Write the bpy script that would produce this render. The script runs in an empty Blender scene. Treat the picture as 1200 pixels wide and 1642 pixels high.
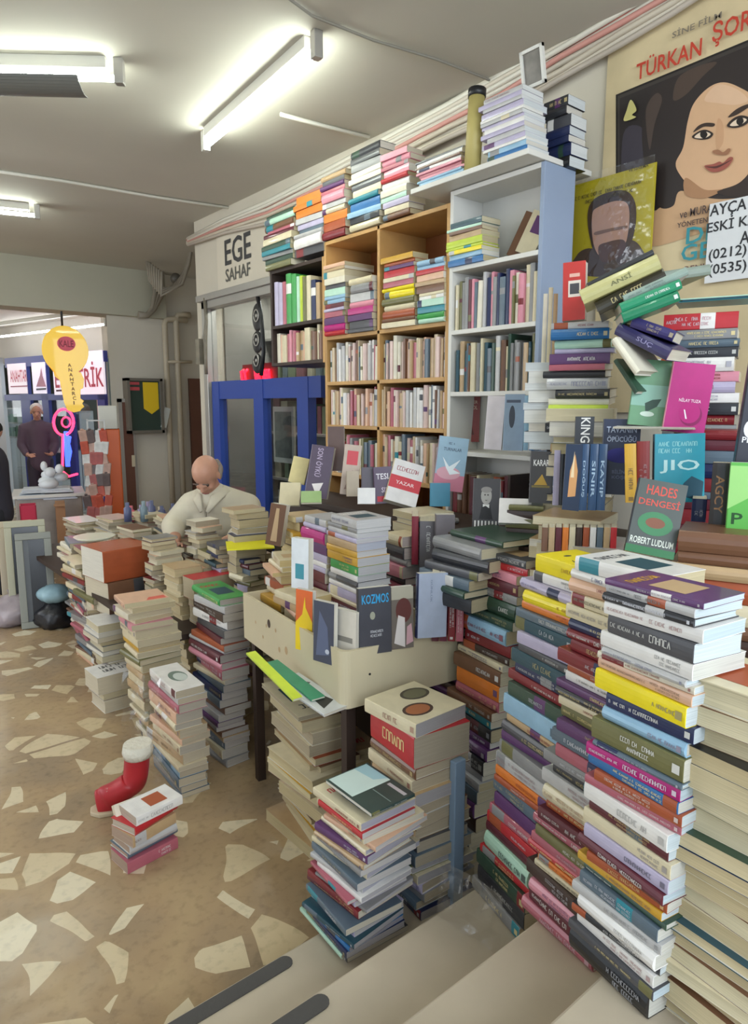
import bpy, bmesh, math, random
from math import radians as R, sin, cos, tan, atan, atan2, hypot, pi
from mathutils import Matrix, Vector
S = bpy.context.scene
COL = S.collection
# ------------------------------------------------------------------ camera
CAMH = 1.65; F = 1094.0; PITCH = R(8.9); YAW = R(39.4)
cam = bpy.data.cameras.new('camera'); cam.sensor_fit = 'VERTICAL'; cam.sensor_height = 36.0
cam.lens = F / 1642 * 36; cam.clip_start = .05
camo = bpy.data.objects.new('camera', cam); COL.objects.link(camo)
camo.location = (0, 0, CAMH); camo.rotation_euler = (R(90) - PITCH, 0, -YAW)
S.camera = camo
# ------------------------------------------------------------------ light and exposure
S.view_settings.view_transform = 'Standard'; S.view_settings.look = 'None'
S.view_settings.gamma = 1; S.view_settings.exposure = 0.15; S.view_settings.use_curve_mapping = False
TUBE = 46.0
W = bpy.data.worlds.new('world'); S.world = W; W.use_nodes = True
W.node_tree.nodes['Background'].inputs[0].default_value = (.72, .86, 1.0, 1)
W.node_tree.nodes['Background'].inputs[1].default_value = 1.4
def area(name, loc, target, sx, sy, power, col):
    l = bpy.data.lights.new(name, 'AREA'); l.shape = 'RECTANGLE'; l.size = sx; l.size_y = sy; l.energy = power; l.color = col
    o = bpy.data.objects.new(name, l); COL.objects.link(o); o.location = loc
    o.rotation_euler = (Vector(target) - Vector(loc)).to_track_quat('-Z', 'Y').to_euler(); return o
area('entrance_daylight', (.4, -2.6, 2.6), (1.6, 1.6, 1.0), 2.6, 2.0, 130, (.84, .92, 1.0))
area('key_shop_fill', (1.2, 13.5, 2.2), (2.4, 10.5, 1.2), 2.0, 1.6, 22, (.95, .97, 1.0))  # added fill lamp that brightens the far key shop front
area('corridor_fill', (-2.2, 6.0, 1.9), (1.2, 4.2, .7), 3.4, 1.8, 70, (.93, .96, 1.0))  # added fill lamp that brightens the aisle from the left

# ------------------------------------------------------------------ pixel to place
def ray(u, v):
    r = (u - 600) / F; up = (821 - v) / F
    f = cos(PITCH) + up * sin(PITCH); z = -sin(PITCH) + up * cos(PITCH)
    return Vector((sin(YAW) * f + cos(YAW) * r, cos(YAW) * f - sin(YAW) * r, z))
O = Vector((0, 0, CAMH))
def atz(u, v, z): d = ray(u, v); return O + d * ((z - CAMH) / d.z)
def atd(u, v, dist): d = ray(u, v); return O + d * (dist / hypot(d.x, d.y))
def atX(u, v, X): d = ray(u, v); return O + d * (X / d.x)
def atY(u, v, Y): d = ray(u, v); return O + d * (Y / d.y)
def proj(p):
    x, y, z = p[0], p[1], p[2] - CAMH
    f = x * sin(YAW) + y * cos(YAW); r = x * cos(YAW) - y * sin(YAW)
    fz = f * cos(PITCH) - z * sin(PITCH); up = f * sin(PITCH) + z * cos(PITCH)
    return 600 + F * r / fz, 821 - F * up / fz, fz

# ------------------------------------------------------------------ colours
def lin(h):
    if not isinstance(h, str): return tuple(h)[:3]
    r = []
    for i in (0, 2, 4):
        c = int(h[i:i + 2], 16) / 255
        r.append(c / 12.92 if c <= .04045 else ((c + .055) / 1.055) ** 2.4)
    return tuple(r)
PAL = {'white': 'e9e5e0', 'cream': 'dccfae', 'ivory': 'e2dac6', 'tan': 'bd9f78', 'brown': '74503a', 'dark brown': '412e27',
 'grey': '8d8c8c', 'light grey': 'bcbab9', 'dark grey': '4b4b50', 'charcoal': '303136', 'black': '1a1a1d', 'navy': '1f2a52',
 'blue': '2b6ea9', 'light blue': '93b9d3', 'teal': '2c8796', 'dark teal': '264b58', 'mint': 'b7dcc6', 'green': '3f9d4d',
 'dark green': '2d4838', 'olive': '706d43', 'lime': 'bfd23a', 'yellow': 'f3dd17', 'mustard': 'd0a032', 'orange': 'df7c2b',
 'rust': 'a8522f', 'red': 'bd2a32', 'dark red': '80232a', 'maroon': '5e202d', 'pink': 'da8f9e', 'rose': 'b2606e',
 'magenta': 'b51c76', 'purple': '5e3568', 'lilac': 'bab1cb', 'slate': '5c6c79', 'peach': 'e0b496', 'turquoise': '35aab8', 'pale pink': 'd9bdb4', 'sand': 'cdb796'}
def cc(n): return lin(PAL.get(n, n))

# ------------------------------------------------------------------ materials
MATS = {}
def mat(name, col, rough=.6, metal=0, spec=.5, noise=0, nscale=8, bump=0, emit=None, es=0, alpha=1, trans=0, coat=0):
    if name in MATS: return MATS[name]
    m = bpy.data.materials.new(name); m.use_nodes = True; nt = m.node_tree; b = nt.nodes['Principled BSDF']
    c = (*cc(col), 1); b.inputs['Base Color'].default_value = c
    b.inputs['Roughness'].default_value = rough; b.inputs['Metallic'].default_value = metal
    b.inputs['Specular IOR Level'].default_value = spec; b.inputs['Coat Weight'].default_value = coat
    b.inputs['Transmission Weight'].default_value = trans; b.inputs['Alpha'].default_value = alpha
    if emit: b.inputs['Emission Color'].default_value = (*cc(emit), 1); b.inputs['Emission Strength'].default_value = es
    if noise or bump:
        tc = nt.nodes.new('ShaderNodeTexCoord'); n = nt.nodes.new('ShaderNodeTexNoise')
        n.inputs['Scale'].default_value = nscale; n.inputs['Detail'].default_value = 5
        nt.links.new(tc.outputs['Object'], n.inputs['Vector'])
        if noise:
            mx = nt.nodes.new('ShaderNodeMix'); mx.data_type = 'RGBA'; mx.blend_type = 'MULTIPLY'
            mr = nt.nodes.new('ShaderNodeMapRange'); mr.inputs['From Min'].default_value = .3; mr.inputs['From Max'].default_value = .7
            mr.inputs['To Min'].default_value = 1 - noise; mr.inputs['To Max'].default_value = 1
            nt.links.new(n.outputs['Fac'], mr.inputs['Value']); mx.inputs[0].default_value = 1
            mx.inputs[6].default_value = c; nt.links.new(mr.outputs[0], mx.inputs[7]); nt.links.new(mx.outputs[2], b.inputs['Base Color'])
        if bump:
            bp = nt.nodes.new('ShaderNodeBump'); bp.inputs['Strength'].default_value = bump; bp.inputs['Distance'].default_value = .01
            nt.links.new(n.outputs['Fac'], bp.inputs['Height']); nt.links.new(bp.outputs[0], b.inputs['Normal'])
    MATS[name] = m; return m
def attr_mat(name, rough, stripes=False, coat=0, wear=.12):
    m = bpy.data.materials.new(name); m.use_nodes = True; nt = m.node_tree; b = nt.nodes['Principled BSDF']
    a = nt.nodes.new('ShaderNodeAttribute'); a.attribute_name = 'Col'
    b.inputs['Roughness'].default_value = rough; b.inputs['Coat Weight'].default_value = coat
    mx = nt.nodes.new('ShaderNodeMix'); mx.data_type = 'RGBA'; mx.blend_type = 'MULTIPLY'; mx.inputs[0].default_value = 1
    nt.links.new(a.outputs['Color'], mx.inputs[6])
    mr = nt.nodes.new('ShaderNodeMapRange'); mr.inputs['From Min'].default_value = .3; mr.inputs['From Max'].default_value = .7
    n = nt.nodes.new('ShaderNodeTexNoise'); n.inputs['Detail'].default_value = 4
    if stripes:   # leaves of paper, from the uv laid along the thickness
        uv = nt.nodes.new('ShaderNodeUVMap'); mp = nt.nodes.new('ShaderNodeMapping')
        mp.inputs['Scale'].default_value = (6, 900, 1); nt.links.new(uv.outputs[0], mp.inputs['Vector'])
        nt.links.new(mp.outputs[0], n.inputs['Vector']); n.inputs['Scale'].default_value = 1
        mr.inputs['To Min'].default_value = .72; mr.inputs['To Max'].default_value = 1.0
        bp = nt.nodes.new('ShaderNodeBump'); bp.inputs['Strength'].default_value = .25; bp.inputs['Distance'].default_value = .001
        nt.links.new(n.outputs['Fac'], bp.inputs['Height']); nt.links.new(bp.outputs[0], b.inputs['Normal'])
    else:
        tc = nt.nodes.new('ShaderNodeTexCoord'); nt.links.new(tc.outputs['Object'], n.inputs['Vector']); n.inputs['Scale'].default_value = 22
        mr.inputs['To Min'].default_value = 1 - wear; mr.inputs['To Max'].default_value = 1.0
    nt.links.new(n.outputs['Fac'], mr.inputs['Value']); nt.links.new(mr.outputs[0], mx.inputs[7])
    nt.links.new(mx.outputs[2], b.inputs['Base Color']); return m
M_COVER = attr_mat('book_cover', .38, coat=.15); M_PAGE = attr_mat('book_pages', .85, stripes=True)
M_PRINT = attr_mat('printed_ink', .5, wear=.04)

# ------------------------------------------------------------------ object helpers
def link(o, parent=None):
    COL.objects.link(o)
    if parent is not None: o.parent = parent
    return o
def tag(o, label=None, cat=None, group=None, kind=None):
    if label: o['label'] = label
    if cat: o['category'] = cat
    if group: o['group'] = group
    if kind: o['kind'] = kind
    return o
def empty(name, loc=(0, 0, 0), label=None, cat=None, group=None, rot=None, mw=None):
    o = bpy.data.objects.new(name, None); o.empty_display_size = .05; COL.objects.link(o)
    if mw is not None: o.matrix_world = mw
    else:
        o.location = loc
        if rot: o.rotation_euler = rot
    return tag(o, label, cat, group)
class MB:
    def __init__(s): s.v = []; s.f = []; s.c = []; s.uv = []; s.sm = []
    def face(s, idx, col=None, uv=None, smooth=False): s.f.append(tuple(idx)); s.c.append(col); s.uv.append(uv); s.sm.append(smooth)
    def quad(s, a, b, c, d, col=None):
        n = len(s.v); s.v += [tuple(a), tuple(b), tuple(c), tuple(d)]; s.face((n, n + 1, n + 2, n + 3), col)
    def poly(s, pts, col=None):
        n = len(s.v); s.v += [tuple(p) for p in pts]; s.face(range(n, n + len(pts)), col)
    def box(s, x0, y0, z0, x1, y1, z1, M=None, col=None):
        n = len(s.v)
        P = [(x0, y0, z0), (x1, y0, z0), (x1, y1, z0), (x0, y1, z0), (x0, y0, z1), (x1, y0, z1), (x1, y1, z1), (x0, y1, z1)]
        if M is not None: P = [tuple(M @ Vector(p)) for p in P]
        s.v += P
        for q in ((0, 3, 2, 1), (4, 5, 6, 7), (0, 1, 5, 4), (1, 2, 6, 5), (2, 3, 7, 6), (3, 0, 4, 7)): s.face([n + i for i in q], col)
        return s
    def prism(s, pts, h, M=None, col=None):   # polygon in xy extruded along z
        n = len(s.v); k = len(pts)
        P = [(p[0], p[1], 0) for p in pts] + [(p[0], p[1], h) for p in pts]
        if M is not None: P = [tuple(M @ Vector(p)) for p in P]
        s.v += P; s.face(list(range(n + k - 1, n - 1, -1)), col); s.face(list(range(n + k, n + 2 * k)), col)
        for i in range(k): j = (i + 1) % k; s.face((n + i, n + j, n + k + j, n + k + i), col)
        return s
    def tube(s, path, rad, seg=8, col=None, cap=True):
        path = [Vector(p) for p in path]; rings = []
        rr = rad if isinstance(rad, (list, tuple)) else [rad] * len(path)
        up = None
        for i, p in enumerate(path):
            t = (path[min(i + 1, len(path) - 1)] - path[max(i - 1, 0)]).normalized()
            if up is None: up = t.orthogonal().normalized()
            up = (up - t * up.dot(t)).normalized(); sd = t.cross(up)
            r = rr[i]; ra, rb = (r if isinstance(r, (list, tuple)) else (r, r))
            n = len(s.v); rings.append(n)
            for k in range(seg):
                a = 2 * pi * k / seg; s.v.append(tuple(p + up * (cos(a) * ra) + sd * (sin(a) * rb)))
        for i in range(len(path) - 1):
            for k in range(seg):
                a, b = rings[i] + k, rings[i] + (k + 1) % seg; c, d = rings[i + 1] + (k + 1) % seg, rings[i + 1] + k
                s.face((a, b, c, d), col, smooth=True)
        if cap:
            s.face([rings[0] + k for k in range(seg)][::-1], col); s.face([rings[-1] + k for k in range(seg)], col)
        return s
    def ball(s, c, rx, ry, rz, seg=14, rg=9, col=None, M=None):
        n = len(s.v)
        for i in range(rg + 1):
            th = pi * i / rg
            for k in range(seg):
                a = 2 * pi * k / seg; p = Vector((rx * sin(th) * cos(a), ry * sin(th) * sin(a), rz * cos(th)))
                if M is not None: p = M @ p
                s.v.append(tuple(Vector(c) + p))
        for i in range(rg):
            for k in range(seg):
                s.face((n + i * seg + k, n + (i + 1) * seg + k, n + (i + 1) * seg + (k + 1) % seg, n + i * seg + (k + 1) % seg), col, smooth=True)
        return s
    def mesh(s, name, mats):
        me = bpy.data.meshes.new(name); me.from_pydata(s.v, [], s.f); 
        for m in (mats if isinstance(mats, list) else [mats]): me.materials.append(m)
        me.polygons.foreach_set('use_smooth', s.sm)
        if any(c is not None for c in s.c):
            at = me.color_attributes.new('Col', 'FLOAT_COLOR', 'CORNER'); uvl = me.uv_layers.new(name='UVMap')
            d = []; u = []
            for f, c, q in zip(s.f, s.c, s.uv):
                c = c if c is not None else (.5, .5, .5)
                for i in range(len(f)): d += [c[0], c[1], c[2], 1]; u += (q[i] if q else (0, 0))
            at.data.foreach_set('color', d); uvl.data.foreach_set('uv', u)
        me.validate(); me.update(); return me
    def build(s, name, m, parent=None, bevel=0, loc=None):
        o = bpy.data.objects.new(name, s.mesh(name, m)); link(o, parent)
        if loc: o.location = loc
        if bevel:
            b = o.modifiers.new('bevel', 'BEVEL'); b.width = bevel; b.segments = 2; b.limit_method = 'ANGLE'
        return o
def struct(name, mb, m, bevel=0): o = mb.build(name, m, None, bevel); o['kind'] = 'structure'; return o

_tc = {}
def text_geo(t):
    """unit geometry of a word: verts (x right, y up), faces, width, height"""
    if t in _tc: return _tc[t]
    cu = bpy.data.curves.new('t', 'FONT'); cu.body = t; cu.size = 1; cu.resolution_u = 2; cu.offset = .014
    ob = bpy.data.objects.new('t', cu); COL.objects.link(ob)
    dg = bpy.context.evaluated_depsgraph_get(); me = bpy.data.meshes.new_from_object(ob.evaluated_get(dg))
    vs = [(v.co.x, v.co.y) for v in me.vertices]; fs = [tuple(p.vertices) for p in me.polygons]
    bpy.data.objects.remove(ob); bpy.data.curves.remove(cu); bpy.data.meshes.remove(me)
    if not vs: _tc[t] = ([], [], 1, 1); return _tc[t]
    x0 = min(v[0] for v in vs); x1 = max(v[0] for v in vs); y0 = min(v[1] for v in vs); y1 = max(v[1] for v in vs)
    vs = [((a - x0) / (x1 - x0), (b - y0) / (y1 - y0)) for a, b in vs]
    _tc[t] = (vs, fs, x1 - x0, y1 - y0); return _tc[t]
def put_text(mb, t, o, ex, ey, col):
    """word stretched to the frame o, o+ex, o+ey"""
    vs, fs, _, _ = text_geo(t); o = Vector(o); ex = Vector(ex); ey = Vector(ey); n = len(mb.v)
    mb.v += [tuple(o + ex * a + ey * b) for a, b in vs]
    for f in fs: mb.face([n + i for i in f], col)

# ------------------------------------------------------------------ books
BOOKS = []
PAGEC = ['cfc3a4', 'd8cfb8', 'c9bc9b', 'ded8ca', 'bfb08c', 'd3c7ae']
PAGEW = ['d9dad8', 'cfd3d4', 'e2e0da', 'd5cfc4']
def book_geo(mb, w, l, t, col, spine=None, pages=None, hard=False, band=None, M=None, part='both', rnd=None):
    """x 0..w from spine to fore-edge, y 0..l foot to head, z 0..t"""
    c = .0022 if hard else .0009; ov = .003 if hard else .0006
    c = min(c, t * .2)
    spine = spine or col
    bul = min(.006, t * .22) if hard else min(.0015, t * .1)
    outer = [(w, 0), (.002, 0)] + [(-bul * sin(pi * k / 4), t * (.04 + .92 * k / 4)) for k in range(0, 5)] + [(.002, t), (w, t)]
    inner = [(w, c), (.004, c)] + [(c, t * (.08 + .84 * k / 4)) for k in range(0, 5)] + [(.004, t - c), (w, t - c)]
    T = (lambda p: tuple(M @ Vector(p))) if M is not None else (lambda p: p)
    if part in ('both', 'cover'):
        cuts = [0, l]
        if band: cuts = [0, band[0] * l, band[1] * l, l]
        rows = []
        for y in cuts:
            n = len(mb.v); mb.v += [T((p[0], y, p[1])) for p in outer] + [T((p[0], y, p[1])) for p in inner]; rows.append(n)
        K = len(outer)
        for r in range(len(cuts) - 1):
            a, b = rows[r], rows[r + 1]
            for k in range(K - 1):
                cl = spine if 1 <= k <= K - 3 else col
                if band and r == 1 and 1 <= k <= K - 3: cl = band[2]
                mb.face((a + k, b + k, b + k + 1, a + k + 1), cl)
                mb.face((a + K + k, a + K + k + 1, b + K + k + 1, b + K + k), (.7, .68, .62))
            for k in (0, K - 1): mb.face((a + k, a + K + k, b + K + k, b + k) if k else (a + k, b + k, b + K + k, a + K + k), col)
        for r, fl in ((rows[0], 0), (rows[-1], 1)):
            for k in range(K - 1):
                q = (r + k, r + k + 1, r + K + k + 1, r + K + k); mb.face(q if not fl else q[::-1], spine)
    if part in ('both', 'pages'):
        pc = pages; x0, x1, y0, y1, z0, z1 = c * 1.5, w - ov, ov, l - ov, c, t - c
        n = len(mb.v); dz = .0025 if hard else .0012
        pr = [(x0, z0), (x1, z0), (x1 - dz * .8, z0 + (z1 - z0) * .3), (x1 - dz, (z0 + z1) / 2), (x1 - dz * .8, z0 + (z1 - z0) * .7), (x1, z1), (x0, z1)]
        mb.v += [T((p[0], y0, p[1])) for p in pr] + [T((p[0], y1, p[1])) for p in pr]; k = len(pr)
        o = (rnd or 0)
        mb.face(range(n, n + k), pc, [(o + p[0], o + p[1]) for p in pr])
        mb.face(range(n + 2 * k - 1, n + k - 1, -1), pc, [(o + p[0], o + p[1]) for p in pr[::-1]])
        for i in range(k - 1):
            mb.face((n + i, n + k + i, n + k + i + 1, n + i + 1), pc, [(o, o + pr[i][1]), (o + l, o + pr[i][1]), (o + l, o + pr[i + 1][1]), (o, o + pr[i + 1][1])])
def add_book(M, w, l, t, col, label, group, spine=None, pages='d8cfb8', hard=False, band=None, letter=True, art=None, sart=None, force=False, name='book', nolabel=False, topart=None):
    c0, c1 = [], []
    P = [M @ Vector(p) for p in ((0, 0, 0), (w, 0, 0), (w, l, 0), (0, l, 0), (0, 0, t), (w, 0, t), (w, l, t), (0, l, t))]
    q = [proj(p) for p in P]
    if min(a[2] for a in q) < .1: return
    u = [a[0] for a in q]; v = [a[1] for a in q]
    if max(u) < -20 or min(u) > 1220 or min(v) > 1660 or max(v) < -20: 
        vis = False
    else: vis = True
    a = (max(u) - min(u)) * (max(v) - min(v))
    d = q[0][2]; a = (l * t + w * t) / (d * d) * F * F + (w * l * .5 / (d * d) * F * F if art or topart else 0)
    if not vis: a = 0
    BOOKS.append(dict(M=M, w=w, l=l, t=t, col=cc(col), spine=cc(spine or col), pages=lin(pages), hard=hard, band=band, label=label, group=group,
                      letter=letter, art=art, sart=sart, area=a + (1e9 if force else 0), name=name, vis=vis, topart=topart))
def letters(mb, rng, x, y0, y1, z0, z1, col, flip=False):
    """worn, unreadable spine printing: small strokes between y0..y1 on the spine plane"""
    h = z1 - z0; y = y0; step = h * .62
    dx = x
    def st(ya, za, yb, zb, wd):
        d = Vector((0, yb - ya, zb - za)); n = Vector((0, -d.z, d.y)).normalized() * wd * .5
        a = Vector((dx, ya, za)); b = Vector((dx, yb, zb)); mb.quad(a - n, a + n, b + n, b - n, col)
    if flip:
        st0 = st; ysum = y0 + y1
        st = lambda ya, za, yb, zb, wd: st0(ysum - ya, za, ysum - yb, zb, wd)
    while y + step < y1:
        if rng.random() < .16: y += step; continue
        k = rng.randrange(5); wl = step * .7; s_ = h * .17
        if k in (0, 1, 2): st(y, z0, y, z1, s_)
        if k in (0, 3): st(y, z1, y + wl, z1, s_); st(y, z0, y + wl, z0, s_)
        if k in (1, 2): st(y + wl, z0, y + wl, z1, s_)
        if k == 1: st(y, (z0 + z1) / 2, y + wl, (z0 + z1) / 2, s_)
        if k == 2: st(y, z1, y + wl, z1, s_)
        if k == 3: st(y, z0, y, z1, s_)
        if k == 4: st(y, z0, y + wl * .5, z1, s_); st(y + wl * .5, z1, y + wl, z0, s_)
        y += step
def art_geo(mb, art, w, l, z):
    """printed matter on a cover lying at height z; fractions of width and length"""
    for i, a in enumerate(art):
        zz = z + .0003 + i * .00008
        if a[0] == 'r': _, x0, y0, x1, y1, c = a; mb.quad((x0 * w, y0 * l, zz), (x1 * w, y0 * l, zz), (x1 * w, y1 * l, zz), (x0 * w, y1 * l, zz), cc(c))
        elif a[0] == 'e':
            _, cx, cy, rx, ry, c = a; mb.poly([((cx + rx * cos(2 * pi * k / 20)) * w, (cy + ry * sin(2 * pi * k / 20)) * l, zz) for k in range(20)], cc(c))
        elif a[0] == 'p': mb.poly([(x * w, y * l, zz) for x, y in a[1]], cc(a[2]))
        elif a[0] == 't': _, s_, x0, y0, x1, y1, c = a; put_text(mb, s_, (x0 * w, y0 * l, zz), ((x1 - x0) * w, 0, 0), (0, (y1 - y0) * l, 0), cc(c))
        elif a[0] == 'v': _, s_, x0, y0, x1, y1, c = a; put_text(mb, s_, (x0 * w, y1 * l, zz), (0, (y0 - y1) * l, 0), ((x1 - x0) * w, 0, 0), cc(c))
        elif a[0] == 'g':   # loose rows of small strokes
            _, x0, y0, x1, y1, c, n = a; rg = random.Random(int(x0 * 99 + y0 * 999)); m2 = MB()
            for k in range(n):
                ya = y0 + (y1 - y0) * k / n; letters(m2, rg, 0, x0 * w, x1 * w * (.8 + .2 * rg.random()), 0, (y1 - y0) * l / n * .6, cc(c)); 
                nn = len(mb.v); mb.v += [(p[1], ya * l + p[2], zz) for p in m2.v]; mb.f += [tuple(nn + i for i in f) for f in m2.f]; mb.c += m2.c; mb.uv += m2.uv; mb.sm += m2.sm; m2 = MB()
def flush_books(limit=300):
    bs = [b for b in BOOKS if b['vis']]; bs.sort(key=lambda b: -b['area'])
    ind, rest = bs[:limit], bs[limit:]
    rng = random.Random(5)
    used = {}
    for b in ind:
        root = empty(b['name'], mw=b['M'], label=b['label'], cat='book', group=b['group'])
        root['category'] = 'book'
        m = MB(); book_geo(m, b['w'], b['l'], b['t'], b['col'], b['spine'], b['pages'], b['hard'], b['band'], part='cover'); cov = m.build('cover', M_COVER, root)
        m = MB(); book_geo(m, b['w'], b['l'], b['t'], b['col'], b['spine'], b['pages'], b['hard'], b['band'], part='pages', rnd=rng.random()); m.build('page_block', M_PAGE, root)
        bul = (min(.006, b['t'] * .22) if b['hard'] else min(.0015, b['t'] * .1))
        if b['sart']:
            m = MB(); l, t = b['l'], b['t']
            for s_, y0, y1, z0, z1, c, dr in b['sart']:
                if dr > 0: put_text(m, s_, (-bul - .0008, y0 * l, z0 * t), (0, (y1 - y0) * l, 0), (0, 0, (z1 - z0) * t), cc(c))   # read with the thickness up, towards +y
                else: put_text(m, s_, (-bul - .0008, y1 * l, z0 * t), (0, (y0 - y1) * l, 0), (0, 0, (z1 - z0) * t), cc(c))
            m.build('spine_lettering', M_PRINT, cov)
        elif b['letter'] and b['area'] > 900:
            m = MB(); br = sum(b['spine']) / 3; c = rng.choice([(.75, .74, .7), (.8, .65, .3), (.7, .7, .75)]) if br < .28 else rng.choice([(.03, .03, .04), (.25, .03, .04), (.05, .06, .2)])
            k_ = rng.uniform(.35, .85); c = tuple(c[q] * k_ + b['spine'][q] * (1 - k_) for q in range(3))
            l, t = b['l'], b['t']; a = .06 + .3 * rng.random(); e = a + rng.uniform(.25, .55); hh_ = rng.uniform(.09, .19)
            if rng.random() < .35 and t > .018:
                letters(m, rng, -bul - .0008, a * l, e * l, t * .56, t * .76, c, True); letters(m, rng, -bul - .0008, a * l, (a + (e - a) * .8) * l, t * .24, t * .42, c, True)
            elif rng.random() < .88: letters(m, rng, -bul - .0008, a * l, e * l, t * (.5 - hh_), t * (.5 + hh_), c, True)
            if rng.random() < .4: letters(m, rng, -bul - .0008, min(.8, e + .05) * l, .96 * l, t * .4, t * .6, c, True)
            if rng.random() < .5: m.quad((-bul - .0008, .03 * l, t * .3), (-bul - .0008, .03 * l, t * .7), (-bul - .0008, .03 * l + t * .35, t * .7), (-bul - .0008, .03 * l + t * .35, t * .3), c)
            if m.v: m.build('spine_lettering', M_PRINT, cov)
        if b['art']:
            m = MB(); art_geo(m, b['art'], b['w'], b['l'], b['t']); m.build('cover_print', M_PRINT, cov)
        elif b['letter'] and b['area'] > 2500 and b['topart']:
            m = MB(); rg = rng; w, l, t = b['w'], b['l'], b['t']
            c1 = cc(rg.choice(['white', 'cream', 'dark grey', 'red', 'blue', 'mustard']))
            art_geo(m, [('g', .12, .74, .85, .9, c1, 1), ('r', .2, .25, .8, .62, cc(rg.choice(['slate', 'rust', 'tan', 'dark teal', 'light grey'])))], w, l, t); m.build('cover_print', M_PRINT, cov)
    if rest:
        m = MB(); mi = []
        for b in rest:
            n0 = len(m.f); book_geo(m, b['w'], b['l'], b['t'], b['col'], b['spine'], b['pages'], b['hard'], b['band'], M=b['M'], part='cover'); mi += [0] * (len(m.f) - n0)
            n0 = len(m.f); book_geo(m, b['w'], b['l'], b['t'], b['col'], b['spine'], b['pages'], b['hard'], b['band'], M=b['M'], part='pages', rnd=rng.random()); mi += [1] * (len(m.f) - n0)
        o = m.build('small_books', [M_COVER, M_PAGE])
        if len(o.data.polygons) == len(mi): o.data.polygons.foreach_set('material_index', mi)
        tag(o, 'the hundreds of smaller books filling the shelves, bookcase tops and rear piles', 'books', None, 'stuff')
    print('BOOKS individual', len(ind), 'rest', len(rest), 'unseen', len(BOOKS) - len(bs))

ORD = ['topmost', 'second down', 'third down', 'fourth down', 'fifth down', 'sixth down', 'seventh down', 'eighth down', 'ninth down', 'tenth down', 'eleventh down', 'twelfth down'] + ['%dth down' % k for k in range(13, 60)]
ORD[20] = '21st down'; ORD[21] = '22nd down'; ORD[22] = '23rd down'; ORD[30] = '31st down'; ORD[31] = '32nd down'; ORD[32] = '33rd down'
ORL = ['leftmost', 'second from left', 'third from left', 'fourth from left', 'fifth from left', 'sixth from left', 'seventh from left', 'eighth from left', 'ninth from left', 'tenth from left',
       'eleventh from left', 'twelfth from left'] + ['%dth from left' % k for k in range(13, 70)]; ORL[20] = '21st from left'; ORL[21] = '22nd from left'; ORL[22] = '23rd from left'
WSETS = {
 'old': ['cream', 'cream', 'tan', 'ivory', 'light grey', 'brown', 'rose', 'grey', 'dark red', 'peach', 'slate', 'olive'],
 'pale': ['cream', 'ivory', 'white', 'peach', 'light grey', 'pale pink', 'sand', 'rose', 'pale pink', 'ivory', 'sand', 'white', 'brown', 'slate', 'pale pink', 'light grey', 'tan'],
 'mixed': ['white', 'grey', 'dark grey', 'maroon', 'slate', 'navy', 'cream', 'teal', 'rust', 'dark red', 'light grey', 'olive', 'purple', 'dark green'],
 'dark': ['charcoal', 'maroon', 'dark green', 'dark grey', 'dark red', 'navy', 'purple', 'slate', 'dark brown', 'grey'],
 'cool': ['slate', 'dark grey', 'navy', 'light grey', 'lilac', 'tan', 'olive', 'dark teal', 'grey', 'brown', 'maroon', 'cream'],
 'bright': ['orange', 'pink', 'light blue', 'green', 'yellow', 'red', 'white', 'teal', 'lilac', 'peach', 'mint', 'rose'],
}
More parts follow.
